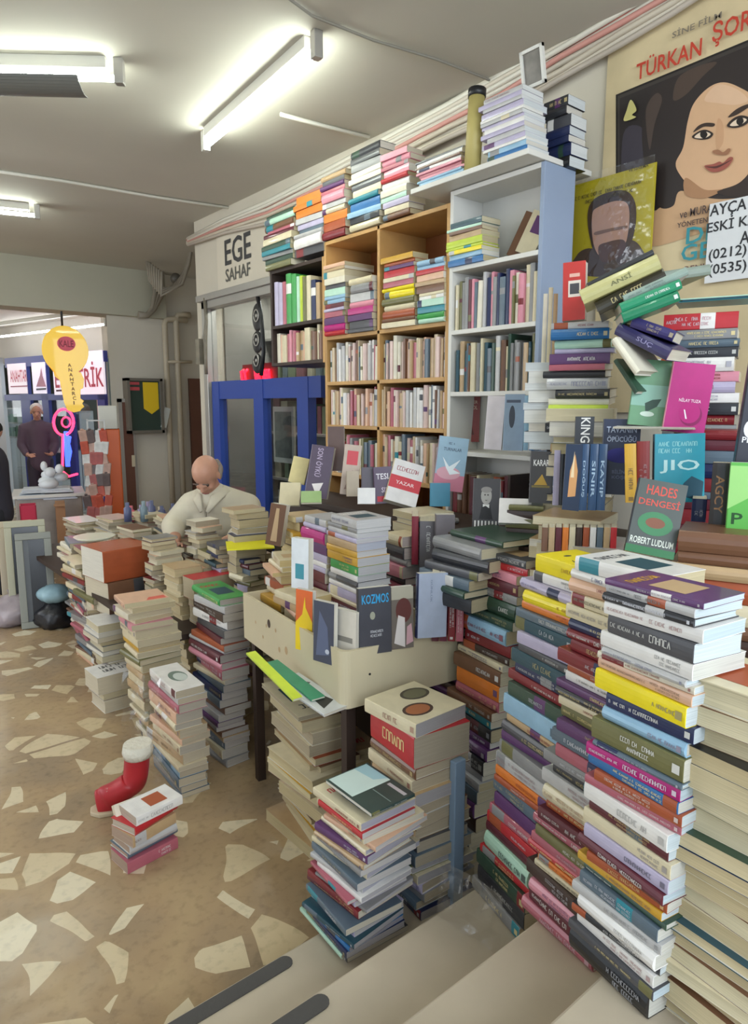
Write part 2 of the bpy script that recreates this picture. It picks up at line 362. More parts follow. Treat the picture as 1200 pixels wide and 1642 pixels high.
def stack(desc, nb, nt, uL, uR, ang=0, spine='L', cols='mixed', n=None, mess=.004, rot=2.0, seed=0, pages=PAGEC, hardp=.3, thick=None, arts=None, sarts=None, hard0=None, AB=None, tilt=0, force=False):
    """a pile of books: near vertical corner from bottom nb to top nt (pixels), left and right ends uL, uR.
       nb=(u,v,z) on a known height, or (u,'d',dist,z0), or (u,'X',X,z0)"""
    rng = random.Random(seed + hash_s(desc))
    if nb[1] == 'd': b = atd(nb[0], 700, nb[2]); b.z = nb[3]; dist = nb[2]
    elif nb[1] == 'X': b = atX(nb[0], 500, nb[2]); b.z = nb[3]; dist = hypot(b.x, b.y)
    else: b = atz(*nb); dist = hypot(b.x, b.y)
    t = atd(nt[0], nt[1], dist) if nb[1] != 'X' else atX(nt[0], nt[1], nb[2])
    ca, sa = cos(R(ang)), sin(R(ang))
    eL = Vector((sa, ca, 0)); eW = Vector((ca, -sa, 0))      # along the left face (away), along the right face
    def solve(e, ut):
        lo, hi = 0.02, 1.5
        s_ = 1 if ut > proj(t)[0] else -1
        for _ in range(40):
            m = (lo + hi) / 2
            if (proj(t + e * m)[0] - ut) * s_ < 0: lo = m
            else: hi = m
        return m
    A, B = solve(eL, uL), solve(eW, uR)
    A0, B0 = A, B
    A = min(max(A, .1), .34); B = min(max(B, .1), .34)
    if AB: A, B = AB
    H = t.z - b.z
    if isinstance(cols, str):
        n = n or max(2, int(round(H / .026))); pool = WSETS[cols]; seq = []
        for i in range(n):
            c = rng.choice(pool)
            while seq and c == seq[-1]: c = rng.choice(pool)
            seq.append(c)
    else: seq = list(cols)
    if n is None and not thick and H / len(seq) > .042:      # a tall pile needs more books of the same colours
        base = list(seq)
        while H / len(seq) > .034: 
            c = rng.choice(base)
            if c != seq[-1] : seq.append(c)
            elif len(set(base)) < 2: seq.append(c)
    n = len(seq); th = list(thick) if thick else [rng.uniform(.6, 1.5) for _ in range(n)]
    th = th[:n] + [1] * (n - len(th)); s_ = sum(th); th = [x / s_ * H for x in th]
    print('%-46s z %.2f..%.2f  A %.2f(%.2f) B %.2f(%.2f) dist %.2f n %d t %.3f' % (desc[:46], b.z, t.z, A, A0, B, B0, dist, n, H / n))
    z = t.z
    for i, c in enumerate(seq):
        z -= th[i]; f = (z - b.z) / max(H, .01); C = b.lerp(t, f); C.z = z
        a_, b_ = A * rng.uniform(.9, 1.06), B * rng.uniform(.9, 1.06)
        C = C + eL * rng.uniform(-mess, mess * 1.2) + eW * rng.uniform(-mess, mess * 1.2)
        sp = spine if isinstance(spine, str) and len(spine) == 1 else rng.choice(spine)
        if sp == 'L': X, Y, o, w, l = eW, eL, C, b_, a_
        elif sp == 'F': X, Y, o, w, l = -eW, -eL, C + eW * b_ + eL * a_, b_, a_
        elif sp == 'R': X, Y, o, w, l = eL, -eW, C + eW * b_, a_, b_
        else: X, Y, o, w, l = -eL, eW, C + eL * a_, a_, b_
        M = Matrix.Identity(4)
        for k in range(3): M[k][0] = X[k]; M[k][1] = Y[k]; M[k][2] = (0, 0, 1)[k]; M[k][3] = o[k]
        piv = Vector(C) + eL * a_ / 2 + eW * b_ / 2
        M = Matrix.Translation(piv) @ Matrix.Rotation(R(rng.uniform(-rot, rot)), 4, 'Z') @ Matrix.Rotation(R(tilt), 4, eL) @ Matrix.Translation(-piv) @ M
        hard = (rng.random() < hardp) if hard0 is None else hard0
        tk = 'thick' if th[i] > .036 else ('thin' if th[i] < .013 else '')
        side = {'L': 'spine showing', 'R': 'spine showing', 'F': 'page edges showing', 'B': 'page edges showing'}[sp]
        lab = ' '.join(('%s %s book, %s in the %s' % (tk, c, ORD[i], desc)).split())
        band = None
        if rng.random() < .28: bc = cc(rng.choice(WSETS['mixed'])); p = rng.choice([(0, .15), (.7, .95), (.3, .5), (.82, 1)]); band = (max(.01, p[0]), min(.99, p[1]), bc)
        if sarts and i in sarts: band = None
        pg = rng.choice(pages)
        add_book(M, w, l, th[i] * .985, c, lab, 'books in the ' + desc, pages=pg, hard=hard, band=band, art=(arts or {}).get(i), sart=(sarts or {}).get(i), topart=(i == 0), force=force)
    return t, A, B
def hash_s(s_): 
    h = 7
    for ch in s_: h = (h * 31 + ord(ch)) % 100003
    return h
def standing(label, uL, uR, vB, vT, dist, thick, col, yaw=0, back=8, roll=0, art=None, spine=None, hard=False, pages='d8d2c4', force=True, group=None, sart=None, spin=False, wmul=1):
    if 445 <= uL <= 745 and vB < 815 and dist > 2.5: dist *= 1.12
    """a book stood up with its front cover towards the camera: foot from uL to uR at height vB, top at vT"""
    p0 = atd(uL, vB, dist); p0b = atd(uR, vB, dist)
    az = atan2(p0.x, p0.y) / 2 + atan2(p0b.x, p0b.y) / 2 + R(yaw)      # facing
    right = Vector((cos(az), -sin(az), 0)); away = Vector((sin(az), cos(az), 0))
    w = (p0b - p0).length / max(.3, cos(R(yaw))) * wmul; h = abs(atd((uL + uR) / 2, vT, dist).z - p0.z)
    up = (Vector((0, 0, 1)) * cos(R(back)) + away * sin(R(back))).normalized(); l = h / cos(R(back))
    nrm = right.cross(up)
    Rr = Matrix.Rotation(R(-roll), 3, nrm * -1) if roll else None
    r2, u2 = (Rr @ right, Rr @ up) if roll else (right, up)
    o = p0 - nrm * thick
    M = Matrix.Identity(4)
    for k in range(3): M[k][0] = r2[k]; M[k][1] = u2[k]; M[k][2] = nrm[k]; M[k][3] = o[k]
    add_book(M, w, l, thick, col, label, group, spine=spine, pages=pages, hard=hard, art=art, sart=sart, force=force)
    return M, w, l
def spine_out(label, uL, uR, vB, vT, dist, depth, col, art=None, back=3, roll=0, force=True, hard=False, group=None, yaw=0, sart=None):
    """a book stood up with its spine towards the camera"""
    p0 = atd(uL, vB, dist); p1 = atd(uR, vB, dist)
    az = atan2(p0.x + p1.x, p0.y + p1.y) + R(yaw); right = Vector((cos(az), -sin(az), 0)); away = Vector((sin(az), cos(az), 0))
    t = (p1 - p0).length; h = abs(atd((uL + uR) / 2, vT, dist).z - p0.z); up = (Vector((0, 0, 1)) * cos(R(back)) + away * sin(R(back))).normalized()
    if roll: up = Matrix.Rotation(R(roll), 3, away) @ up; right = Matrix.Rotation(R(roll), 3, away) @ right
    X = -right.cross(up); Z = X.cross(up)
    # X into the depth, Y up, Z = X x Y
    M = Matrix.Identity(4)
    o = p0 if Z.dot(right) > 0 else p1
    for k in range(3): M[k][0] = X[k]; M[k][1] = up[k]; M[k][2] = Z[k]; M[k][3] = o[k]
    add_book(M, depth, h, t, col, label, group, hard=hard, sart=sart, force=force)
def shelf_row(desc, Y0, Y1, X, z, hmin, hmax, pool, n, seed=0, depth=.14, gap=.0, lean=3, place='row'):
    """books in a row, spines towards the room, from far (left) to near (right)"""
    rng = random.Random(hash_s(desc) + seed); L = Y0 - Y1
    th = [rng.uniform(.55, 1.5) for _ in range(n)]; k = L * (1 - gap) / sum(th); y = Y0
    pool = WSETS[pool] if isinstance(pool, str) else pool
    for i in range(n):
        t = th[i] * k; h = rng.uniform(hmin, hmax); c = rng.choice(pool); a = R(rng.uniform(-1, lean) if rng.random() < .2 else 0)
        M = Matrix.Identity(4); Xv, Yv, Zv = Vector((1, 0, 0)), Vector((0, 0, 1)), Vector((0, -1, 0))
        for q in range(3): M[q][0] = Xv[q]; M[q][1] = Yv[q]; M[q][2] = Zv[q]; M[q][3] = (X + rng.uniform(0, .02), y, z)[q]
        M = M @ Matrix.Rotation(a * .5, 4, 'X')
        band = None
        if rng.random() < .4: bc = cc(rng.choice(WSETS['mixed'])); p = rng.uniform(.1, .75); band = (p, min(.97, p + rng.uniform(.06, .2)), bc)
        add_book(M, depth, h, t * .96, c, '%s book %s in the %s' % (c, ORL[i], desc), 'books in the ' + desc, pages=rng.choice(PAGEC), hard=rng.random() < .4, band=band)
        y -= t

# ------------------------------------------------------------------ structure
HC = 3.16; WX = 2.65
def floor_mat():
    m = bpy.data.materials.new('palladiana'); m.use_nodes = True; nt = m.node_tree; N = nt.nodes; L = nt.links; b = N['Principled BSDF']
    tc = N.new('ShaderNodeTexCoord'); mp = N.new('ShaderNodeMapping'); mp.inputs['Scale'].default_value = (1, 1, 1)
    wn = N.new('ShaderNodeTexNoise'); wn.inputs['Scale'].default_value = 1.6; wn.inputs['Detail'].default_value = 2
    L.new(tc.outputs['Object'], mp.inputs[0]); L.new(mp.outputs[0], wn.inputs['Vector'])
    wa = N.new('ShaderNodeVectorMath'); wa.operation = 'MULTIPLY_ADD'; wa.inputs[1].default_value = (.22, .22, 0)
    L.new(wn.outputs['Color'], wa.inputs[0]); L.new(mp.outputs[0], wa.inputs[2])
    v1 = N.new('ShaderNodeTexVoronoi'); v1.inputs['Scale'].default_value = 6.2; L.new(wa.outputs[0], v1.inputs['Vector'])
    v2 = N.new('ShaderNodeTexVoronoi'); v2.feature = 'DISTANCE_TO_EDGE'; v2.inputs['Scale'].default_value = 6.2; L.new(wa.outputs[0], v2.inputs['Vector'])
    sp = N.new('ShaderNodeSeparateColor'); L.new(v1.outputs['Color'], sp.inputs[0])
    # chips: some cells, shrunk by the joint width
    jw = N.new('ShaderNodeMath'); jw.operation = 'MULTIPLY_ADD'; jw.inputs[1].default_value = .12; jw.inputs[2].default_value = .045; L.new(sp.outputs[1], jw.inputs[0])
    e = N.new('ShaderNodeMath'); e.operation = 'GREATER_THAN'; L.new(v2.outputs['Distance'], e.inputs[0]); L.new(jw.outputs[0], e.inputs[1])
    s_ = N.new('ShaderNodeMath'); s_.operation = 'GREATER_THAN'; s_.inputs[1].default_value = .50; L.new(sp.outputs[0], s_.inputs[0])
    ch = N.new('ShaderNodeMath'); ch.operation = 'MULTIPLY'; L.new(e.outputs[0], ch.inputs[0]); L.new(s_.outputs[0], ch.inputs[1])
    chipc = N.new('ShaderNodeValToRGB'); chipc.color_ramp.elements[0].color = (*lin('cdb893'), 1); chipc.color_ramp.elements[1].color = (*lin('ded2b6'), 1); L.new(sp.outputs[2], chipc.inputs[0])
    n2 = N.new('ShaderNodeTexNoise'); n2.inputs['Scale'].default_value = 2.3; n2.inputs['Detail'].default_value = 6; n2.inputs['Distortion'].default_value = .6; L.new(tc.outputs['Object'], n2.inputs['Vector'])
    gr = N.new('ShaderNodeValToRGB'); cr = gr.color_ramp; cr.elements[0].position = .3; cr.elements[0].color = (*lin('97836a'), 1); cr.elements[1].position = .72; cr.elements[1].color = (*lin('b9a078'), 1)
    k = cr.elements.new(.5); k.color = (*lin('a98f6e'), 1); L.new(n2.outputs['Fac'], gr.inputs[0])
    mx = N.new('ShaderNodeMix'); mx.data_type = 'RGBA'; L.new(ch.outputs[0], mx.inputs[0]); L.new(gr.outputs[0], mx.inputs[6]); L.new(chipc.outputs[0], mx.inputs[7])
    n3 = N.new('ShaderNodeTexNoise'); n3.inputs['Scale'].default_value = 30; n3.inputs['Detail'].default_value = 4; L.new(tc.outputs['Object'], n3.inputs['Vector'])
    sr = N.new('ShaderNodeMapRange'); sr.inputs['From Min'].default_value = .25; sr.inputs['From Max'].default_value = .5; sr.inputs['To Min'].default_value = .78; L.new(n3.outputs['Fac'], sr.inputs['Value'])
    m2 = N.new('ShaderNodeMix'); m2.data_type = 'RGBA'; m2.blend_type = 'MULTIPLY'; m2.inputs[0].default_value = 1; L.new(mx.outputs[2], m2.inputs[6]); L.new(sr.outputs[0], m2.inputs[7]); L.new(m2.outputs[2], b.inputs['Base Color'])
    rr = N.new('ShaderNodeMapRange'); rr.inputs['To Min'].default_value = .12; rr.inputs['To Max'].default_value = .34; L.new(n2.outputs['Fac'], rr.inputs['Value']); L.new(rr.outputs[0], b.inputs['Roughness'])
    n4 = N.new('ShaderNodeTexNoise'); n4.inputs['Scale'].default_value = 5; L.new(tc.outputs['Object'], n4.inputs['Vector'])
    bp = N.new('ShaderNodeBump'); bp.inputs['Strength'].default_value = .25; bp.inputs['Distance'].default_value = .02; L.new(n4.outputs['Fac'], bp.inputs['Height']); L.new(bp.outputs[0], b.inputs['Normal'])
    return m
m_wall = mat('wall_paint', 'cdc4b3', .75, noise=.12, nscale=1.5, bump=.08)
m_wall2 = mat('wall_paint_far', 'd3ccbf', .75, noise=.1, nscale=1.2)
m_ceil = mat('ceiling_paint', 'c4bfb3', .85, noise=.12, nscale=.9, bump=.1)
m_beam = mat('beam_paint', 'b5b19f', .8, noise=.1, nscale=1.5)
m_marble = mat('step_marble', 'c3b59f', .35, noise=.28, nscale=2.4, bump=.05)
m_alu = mat('aluminium', 'a9a59f', .4, metal=.4)
m_blue = mat('blue_frame', '2a4596', .4)
m_door = mat('brown_door', '6b4436', .5, noise=.15, nscale=3)
m_wood = mat('pine_board', 'c79a5e', .5, noise=.25, nscale=5)
m_woodback = mat('hardboard_back', 'a8683a', .6, noise=.25, nscale=3)
m_white = mat('white_melamine', 'd9d6cf', .45, noise=.06, nscale=3)
m_panel = mat('grey_blue_panel', '8e9cb4', .5, noise=.1, nscale=3)
m_dark = mat('dark_wood', '3a2a22', .6, noise=.2, nscale=6)
m_black = mat('black_plastic', '1b1b1e', .4)
m_strip = mat('anti_slip_rubber', '4e4b48', .85, bump=.2, nscale=60)
def glass_mat():
    m = bpy.data.materials.new('window_glass'); m.use_nodes = True; nt = m.node_tree; nt.nodes.clear()
    o = nt.nodes.new('ShaderNodeOutputMaterial'); t = nt.nodes.new('ShaderNodeBsdfTransparent'); t.inputs[0].default_value = (.86, .9, .9, 1)
    g = nt.nodes.new('ShaderNodeBsdfGlossy'); g.inputs['Roughness'].default_value = .02; lw = nt.nodes.new('ShaderNodeLayerWeight'); pw = nt.nodes.new('ShaderNodeMath'); pw.operation = 'POWER'; pw.inputs[1].default_value = 3; nt.links.new(lw.outputs['Facing'], pw.inputs[0]); f = nt.nodes.new('ShaderNodeMath'); f.operation = 'MULTIPLY_ADD'; f.inputs[1].default_value = .6; f.inputs[2].default_value = .07; nt.links.new(pw.outputs[0], f.inputs[0])
    x = nt.nodes.new('ShaderNodeMixShader'); nt.links.new(f.outputs[0], x.inputs[0]); nt.links.new(t.outputs[0], x.inputs[1]); nt.links.new(g.outputs[0], x.inputs[2]); nt.links.new(x.outputs[0], o.inputs[0]); return m
m_glass = glass_mat()

struct('floor', MB().box(-3, 1.30, -.1, 4.3, 22, 0), floor_mat())
NOS = [1.455, 1.165, .87, .60]
for k, y in enumerate(NOS):
    y2 = NOS[k + 1] if k < 3 else -3
    h = .15 * (k + 1)
    struct('trim_%d' % (k + 1), MB().box(-1.6, y2 - (.02 if k < 3 else 0), h - .15, WX, y, h), m_marble, .006)
struct('ceiling', MB().box(-3, -1.2, HC, 4.4, 8.25, HC + .1), m_ceil)
struct('trim_5', MB().box(-3, 7.9, atY(120, 499, 7.9).z, 3.35, 8.25, HC), m_beam)
struct('trim_6', MB().box(-3, 8.25, 2.86, 5.5, 22, 2.96), m_wall2)
VY0, VY1 = 3.72, 5.42; VZ = atX(400, 468, WX).z
w = MB().box(WX, -1.2, 0, WX + .15, VY0, HC).box(WX, VY0, VZ, WX + .15, VY1, HC).box(WX, VY1, 0, WX + .15, 5.6, HC).box(WX + .1, 5.45, 0, 4.3, 5.6, HC)
struct('wall_right', w, m_wall)
struct('wall_recess', MB().box(4.2, 5.6, 0, 4.35, 8.2, HC), m_wall)
XB = atY(176, 600, 8.0).x
w = MB().prism([(XB, 8.0), (4.3, 8.0), (4.3, 9.9), (3.32, 9.8)], HC)
struct('wall_back', w, m_wall2)
struct('wall_left', MB().box(-3.1, 5.5, 0, -3, 22, HC).box(-3.1, 0, 0, -3, 3.0, HC), m_wall2)
struct('wall_end', MB().box(-3, 22, 0, 5.5, 22.1, HC), m_wall2)

# far shop front, a rotated plane beyond the beam
P1 = atd(176, 700, 10.25); P2 = atd(-22, 700, 13.4); fd = (Vector((P1.x - P2.x, P1.y - P2.y, 0))).normalized(); fn = Vector((fd.y, -fd.x, 0))
if fn.dot(Vector((P1.x, P1.y, 0))) > 0: fn = -fn      # towards the camera
def fac(u, v, off=0.0):
    q = Vector((P1.x, P1.y, 0)) + fn * off; d = ray(u, v); t = q.dot(fn) / Vector((d.x, d.y, 0)).dot(fn); return O + d * t
def fquad(mb, u0, v0, u1, v1, th, off=0, col=None):
    """box on the shop front between pixel corners, th proud of the plane"""
    a = fac(u0, v0, off); b = fac(u1, v1, off); zc0, zc1 = min(a.z, b.z), max(a.z, b.z); n = fn * th; A = Vector((a.x, a.y, 0)); Bv = Vector((b.x, b.y, 0))
    M = Matrix.Identity(4); ex = (Bv - A); L_ = ex.length; ex.normalize(); 
    for k in range(3): M[k][0] = ex[k]; M[k][1] = fn[k]; M[k][2] = (0, 0, 1)[k]; M[k][3] = (A.x, A.y, 0)[k]
    return mb.box(0, 0, zc0, L_, th, zc1, M, col)
w = MB(); fquad(w, -30, 505, 178, 574, .12, -.12); fquad(w, 171, 560, 180, 850, .12, -.12)
struct('wall_shop', w, m_wall2)
w = MB(); fquad(w, -22, 560, 6, 850, .1, 0); fquad(w, 5, 574, 12, 850, .06, 0)
struct('trim_7', w, mat('pale_post', 'c9ccd0', .5))
w = MB(); 
for (a, b, c, d) in ((12, 633, 173, 641), (12, 575, 173, 580), (47, 578, 53, 830), (78, 578, 86, 830), (52, 640, 68, 830), (169, 575, 173, 830), (120, 640, 123, 830)): fquad(w, a, b, c, d, .05, .0)
struct('window_2', w, mat('shop_blue', '343c86', .4))
g = MB(); fquad(g, 12, 640, 170, 830, .008, -.02); go = g.build('window_3', m_glass); go['kind'] = 'structure'
w = MB(); c0 = fac(-60, 560, -2.2); c1 = fac(185, 560, -2.2); w.quad((c0.x, c0.y, 0), (c1.x, c1.y, 0), (c1.x, c1.y, 2.8), (c0.x, c0.y, 2.8))
struct('wall_shop_rear', w, mat('shop_inside', '77807c', .7, noise=.3, nscale=3))
def shop_sign(label, u0, v0, u1, v1, base, prints, es=.55):
    o = fac((u0 + u1) / 2, v1, .02); r = empty('shop_sign', o, label, 'sign'); m = MB(); fquad(m, u0, v0, u1, v1, .03, .03)
    for i, p in enumerate(m.v): m.v[i] = tuple(Vector(p) - o)
    m.build('sign_panel', mat('lit_' + base, base, .5, emit=base, es=es), r)
    m = MB()
    for pr in prints:
        if pr[0] == 't':
            _, s_, a, b, c, d, col = pr; p = fac(a, d, .068); q = fac(c, d, .068); h = fac(a, b, .068).z - p.z
            put_text(m, s_, p - o, Vector((q.x - p.x, q.y - p.y, 0)), (0, 0, h), cc(col))
        else:
            pts = [fac(x, y, .068) - o for x, y in pr[1]]; m.poly([tuple(p) for p in pts], cc(pr[2]))
    m.build('sign_lettering', M_PRINT, r); return r
shop_sign('white sign panel with red ELEKTRİK lettering behind the yellow key', 86, 568, 171, 632, 'e6dde8', [('t', 'ELEKTRİK', 89, 583, 167, 622, 'c9485c'), ('p', [(90, 625), (110, 624), (110, 627), (90, 628)], 'maroon')])
shop_sign('small white sign panel with worn red lettering, leftmost on the shop front', 14, 584, 47, 631, 'e2d5dc', [('t', 'ANAHTAR', 17, 594, 44, 613, 'd05a68'), ('p', [(17, 619), (44, 618), (44, 620), (17, 621)], 'rose')])
shop_sign('narrow white sign panel with a pink spire picture between two lettered panels', 53, 582, 78, 631, 'e2daea', [('p', [(58, 620), (74, 620), (68, 602), (66, 588), (64, 602)], 'c98a9c'), ('p', [(58, 623), (74, 622), (74, 625), (58, 626)], 'dark grey')])
# goods in the shop behind the glass
rg = random.Random(3)
for k, (u0, u1, v0, v1, c) in enumerate([(22, 40, 655, 700, '5f8f74'), (14, 30, 705, 760, '78857e'), (30, 46, 712, 790, '8a8f86'), (125, 140, 660, 720, '5b5560'), (92, 104, 770, 815, '8f7a70'), (128, 150, 730, 800, '6d6a74'), (15, 45, 790, 815, '8b8b84')]):
    of_ = -.55 - .5 * (k % 3); p = fac((u0 + u1) / 2, v1, of_); q = fac(u0, v1, of_); q2 = fac(u1, v0, of_); wd = (Vector((q2.x - q.x, q2.y - q.y, 0))).length; h = q2.z - q.z
    r = empty('shop_display_rack', (p.x, p.y, 0), ['dark green bundle hanging high in the left shop window', 'grey rack of small goods at the left edge of the shop window', 'tall grey rack beside the blue shop door post',
       'dark hanging goods behind the neon sign', 'tan crate rack under the neon sign', 'grey shelf rack behind the orange column', 'low pale tray of goods at the foot of the shop window'][k], 'display rack')
    az = atan2(fd.y, fd.x); Rz = Matrix.Rotation(az, 4, 'Z'); m = MB(); m.box(-wd / 2, -.12, 0, -wd / 2 + .02, .12, q2.z, Rz); m.box(wd / 2 - .02, -.12, 0, wd / 2, .12, q2.z, Rz)
    for z in (q.z, q.z + h / 2, q2.z): m.box(-wd / 2, -.12, z - .01, wd / 2, .12, z + .01, Rz)
    m.build('rack_frame', m_alu, r)
    for i in range(8):
        x = -wd / 2 + .03 + (wd - .1) * (i % 4) / 4; z = (q.z + .012, q.z + h / 2 + .012)[i // 4]; m = MB().box(0, -.08, 0, rg.uniform(.04, max(.05, wd / 5)), .08, rg.uniform(.08, max(.1, h * .42)), Rz)
        g_ = m.build('packaged_goods', mat('goods_' + c, c, .5, noise=.5, nscale=14)); g_.location = Rz @ Vector((x, 0, 0)) + Vector((p.x, p.y, z)); tag(g_, 'packaged goods on the ' + r['label'][:60].split(' in ')[0].split(' at ')[0].split(' behind ')[0].split(' beside ')[0] + ' inside the key shop', 'goods', 'goods on key shop rack %s' % 'abcdefg'[k])
def plate_on_front(name, label, cat, u0, v0, u1, v1, off, col):
    m = MB(); fquad(m, u0, v0, u1, v1, .01, off); o = m.build(name, mat('paper_' + col, col, .7)); tag(o, label, cat); return o
plate_on_front('paper_notice', 'white paper notice held up in the shop doorway under the key sign', 'notice', 78, 698, 97, 726, .05, 'e3d8e0')

# doors on the back wall
def ybox(u0, v0, u1, v1, Y, th, mb=None):
    a = atY(u0, v0, Y); b = atY(u1, v1, Y); mb = mb or MB(); return mb.box(min(a.x, b.x), Y - th, min(a.z, b.z), max(a.x, b.x), Y, max(a.z, b.z))
a = atY(193, 645, 8); b = atY(217, 800, 8)
d = MB().box(a.x, 7.955, 0, b.x, 7.995, a.z); struct('door_1', d, m_door)
d = MB().box(a.x - .04, 7.95, 0, a.x, 8, a.z + .04).box(b.x, 7.95, 0, b.x + .03, 8, a.z + .04).box(a.x - .04, 7.95, a.z, b.x + .03, 8, a.z + .04); struct('trim_8', d, m_alu)
tag(ybox(211, 730, 217, 748, 7.95, .01).build('door_notice', mat('paper_cream', 'cfc3a8', .7)), 'small cream notice stuck on the brown door', 'notice')
a = atY(301, 607, 8); d = MB().box(a.x, 7.955, 0, 4.15, 7.995, a.z); struct('door_2', d, m_door)
# the glazed notice board
a = atY(201, 606, 7.9); b = atY(262, 694, 7.9); c = (a.x + b.x) / 2
r = empty('notice_board', (c, 7.9, b.z), 'glazed dark green notice board on the wall mirroring the yellow key sign', 'notice board')
hw, hh = (b.x - a.x) / 2, a.z - b.z
MB().box(-hw + .03, -.02, .03, hw - .03, .04, hh - .03).build('board', mat('board_green', '31453f', .15, coat=1), r)
m = MB().box(-hw, -.05, 0, hw, .1, .035).box(-hw, -.05, hh - .03, hw, .1, hh).box(-hw, -.05, 0, -hw + .03, .1, hh).box(hw - .03, -.05, 0, hw, .1, hh); m.build('board_frame', mat('board_frame', '6d675e', .4), r)
m = MB().box(-.02, -.026, hh * .45, .16, -.022, hh * .93); m.poly([(-.02, -.026, hh * .45), (.07, -.026, hh * .35), (.16, -.026, hh * .45)]); m.build('yellow_key_reflection', mat('reflection_yellow', 'e6c21c', .6), r)  # mirrored key sign, painted on the board as a flat yellow shape
MB().box(-.2, -.026, hh * .78, -.06, -.022, hh * .84).box(-.2, -.026, hh * .88, -.06, -.022, hh * .93).build('red_card', mat('card_red', 'c04a50', .6), r)
M4 = Matrix.Translation((.17, -.026, .07)) @ Matrix.Rotation(R(15), 4, 'Y'); m = MB().box(0, 0, 0, .07, .004, .24, M4); m.build('white_sheet', mat('card_white', 'cfd3cf', .6), r)
# pipes beside the board
m_pipe = mat('pipe_paint', 'b9ad98', .5)
for i, (u, vt) in enumerate(((266, 512), (284, 505))):
    p = atY(u, vt, 7.88); m = MB().tube([(p.x, 7.92, 0.02), (p.x, 7.92, p.z - .05), (p.x + .02, 7.92, p.z), (p.x + .1, 7.92, p.z + .015), (p.x + .28 - .1 * i, 7.92, p.z + .015)], .035, 8)
    tag(m.build('wall_pipe', m_pipe), ['painted vertical pipe on the wall, the one nearer the notice board', 'painted vertical pipe on the wall, the one nearer the corner'][i], 'pipe')
p = atY(270, 580, 7.88); tag(MB().tube([(p.x, 7.9, p.z), (p.x + .3, 7.9, p.z + .01)], .018, 8).build('branch_pipe', m_pipe), 'thin horizontal branch pipe between the vertical pipes and the corner', 'pipe')
m = MB()
for k in range(7):
    pts = [(236 + 4 * k, 418 + 3 * k), (240 + 3 * k, 450 + 4 * k), (262 + 5 * k, 468 - 2 * k), (285 + 3 * k, 455 - 5 * k), (300 + k, 425 - 3 * k), (301 + k, 385 + 2 * k)]
    m.tube([tuple(atY(u, v, 7.4 - .12 * k)) for u, v in pts], .016, 6)
tag(m.build('cable_tangle', mat('old_cable', '8f8678', .6)), 'tangle of old cables in the ceiling corner beside the beam', 'cables')
m = MB()
for k in range(3): m.tube([tuple(atY(u, v, 7.84)) for u, v in ((246 + k * 6, 430), (249 + k * 6, 470), (244 + 2 * k, 495), (236, 505 + k), (222, 503 + 2 * k))], .028, 7)
tag(m.build('drain_hose', mat('old_hose', '8a8173', .6)), 'bundle of looped grey hoses at the right end of the beam', 'hose')
m = MB().ball((0, 0, 0), .06, .06, .06); m.tube([(0, 0, 0), (-.01, -.08, -.06)], .03, 8); o = m.build('security_camera', mat('camera_grey', '5b554d', .4)); o.location = atY(282, 447, 7.2); tag(o, 'small dark round camera among the cables in the ceiling corner', 'camera')
m = MB()
for k in range(3): m.tube([tuple(atX(u, v, WX - .03 - .015 * k)) for u, v in ((327 + k, 478), (331, 510 + k * 3), (326 + k * 2, 545), (330, 575), (333 - k, 600))], .014, 6)
m.box(WX - .09, 5.40, atX(330, 585, WX).z, WX - .01, 5.47, atX(330, 545, WX).z)
tag(m.build('meter_box', mat('meter_grey', '837b6b', .5, noise=.3, nscale=20)), 'grey cable run with a small meter box beside the shop window frame', 'meter box')

# shop window in the right wall
def wY(u): return atX(u, 600, WX).y
def wz(u, v): return atX(u, v, WX).z
zr0, zr1 = wz(350, 640), wz(350, 612)
fr = MB().box(WX - .05, VY0, VZ - .06, WX + .05, VY1, VZ).box(WX - .05, VY1 - .07, 0, WX + .05, VY1, VZ).box(WX - .07, VY0, VZ, WX + .02, VY1 + .06, VZ + .05)
area('window_bay_fill', (3.05, 4.6, 2.6), (3.05, 4.6, 0), .12, 1.2, 20, (1, .97, .9))  # added fill lamp inside the bay, brightens its dark interior
wf = struct('window_1', fr, m_alu, .004)
for (a_, b_) in ((wY(356), wY(345)), (wY(427), wY(412)), (wY(500), wY(482))): MB().box(WX - .034, a_, .1, WX + .034, b_, zr1 - .001).build('mullion', m_blue, wf)
MB().box(WX - .03, VY0 + .02, zr0, WX + .03, wY(345), zr1).build('rail', m_blue, wf); MB().box(WX - .03, VY0 + .02, 0, WX + .03, wY(345), .35).build('kick_panel', m_blue, wf)
MB().box(WX + .0, VY0, zr1, WX + .008, VY1 - .07, VZ - .06).build('upper_pane', m_glass, wf); MB().box(WX + .0, wY(482), .35, WX + .008, wY(345), zr0).build('lower_pane', m_glass, wf)
m = MB().box(3.5, 3.6, 0, 3.55, 5.45, 2.75).box(2.801, 3.55, 0, 3.5, 3.6, 2.75).box(2.8, 5.40, 0, 3.5, 5.44, 2.75).box(2.8, 3.6, 2.7, 3.5, 5.45, 2.75); struct('wall_window_bay', m, mat('bay_paint', '96928b', .8, noise=.4, nscale=2))
r = empty('shelf_unit', (3.3, 4.6, 0), 'grey shelf unit of goods standing inside the shop window', 'shelf unit'); m = MB()
for z in (.6, 1.0, 1.4, 1.8, 2.2): m.box(-.15, -.7, z, .15, .75, z + .02)
m.box(-.15, -.72, 0, .15, -.7, 2.3).box(-.15, .75, 0, .15, .77, 2.3); m.build('shelves', m_alu, r)
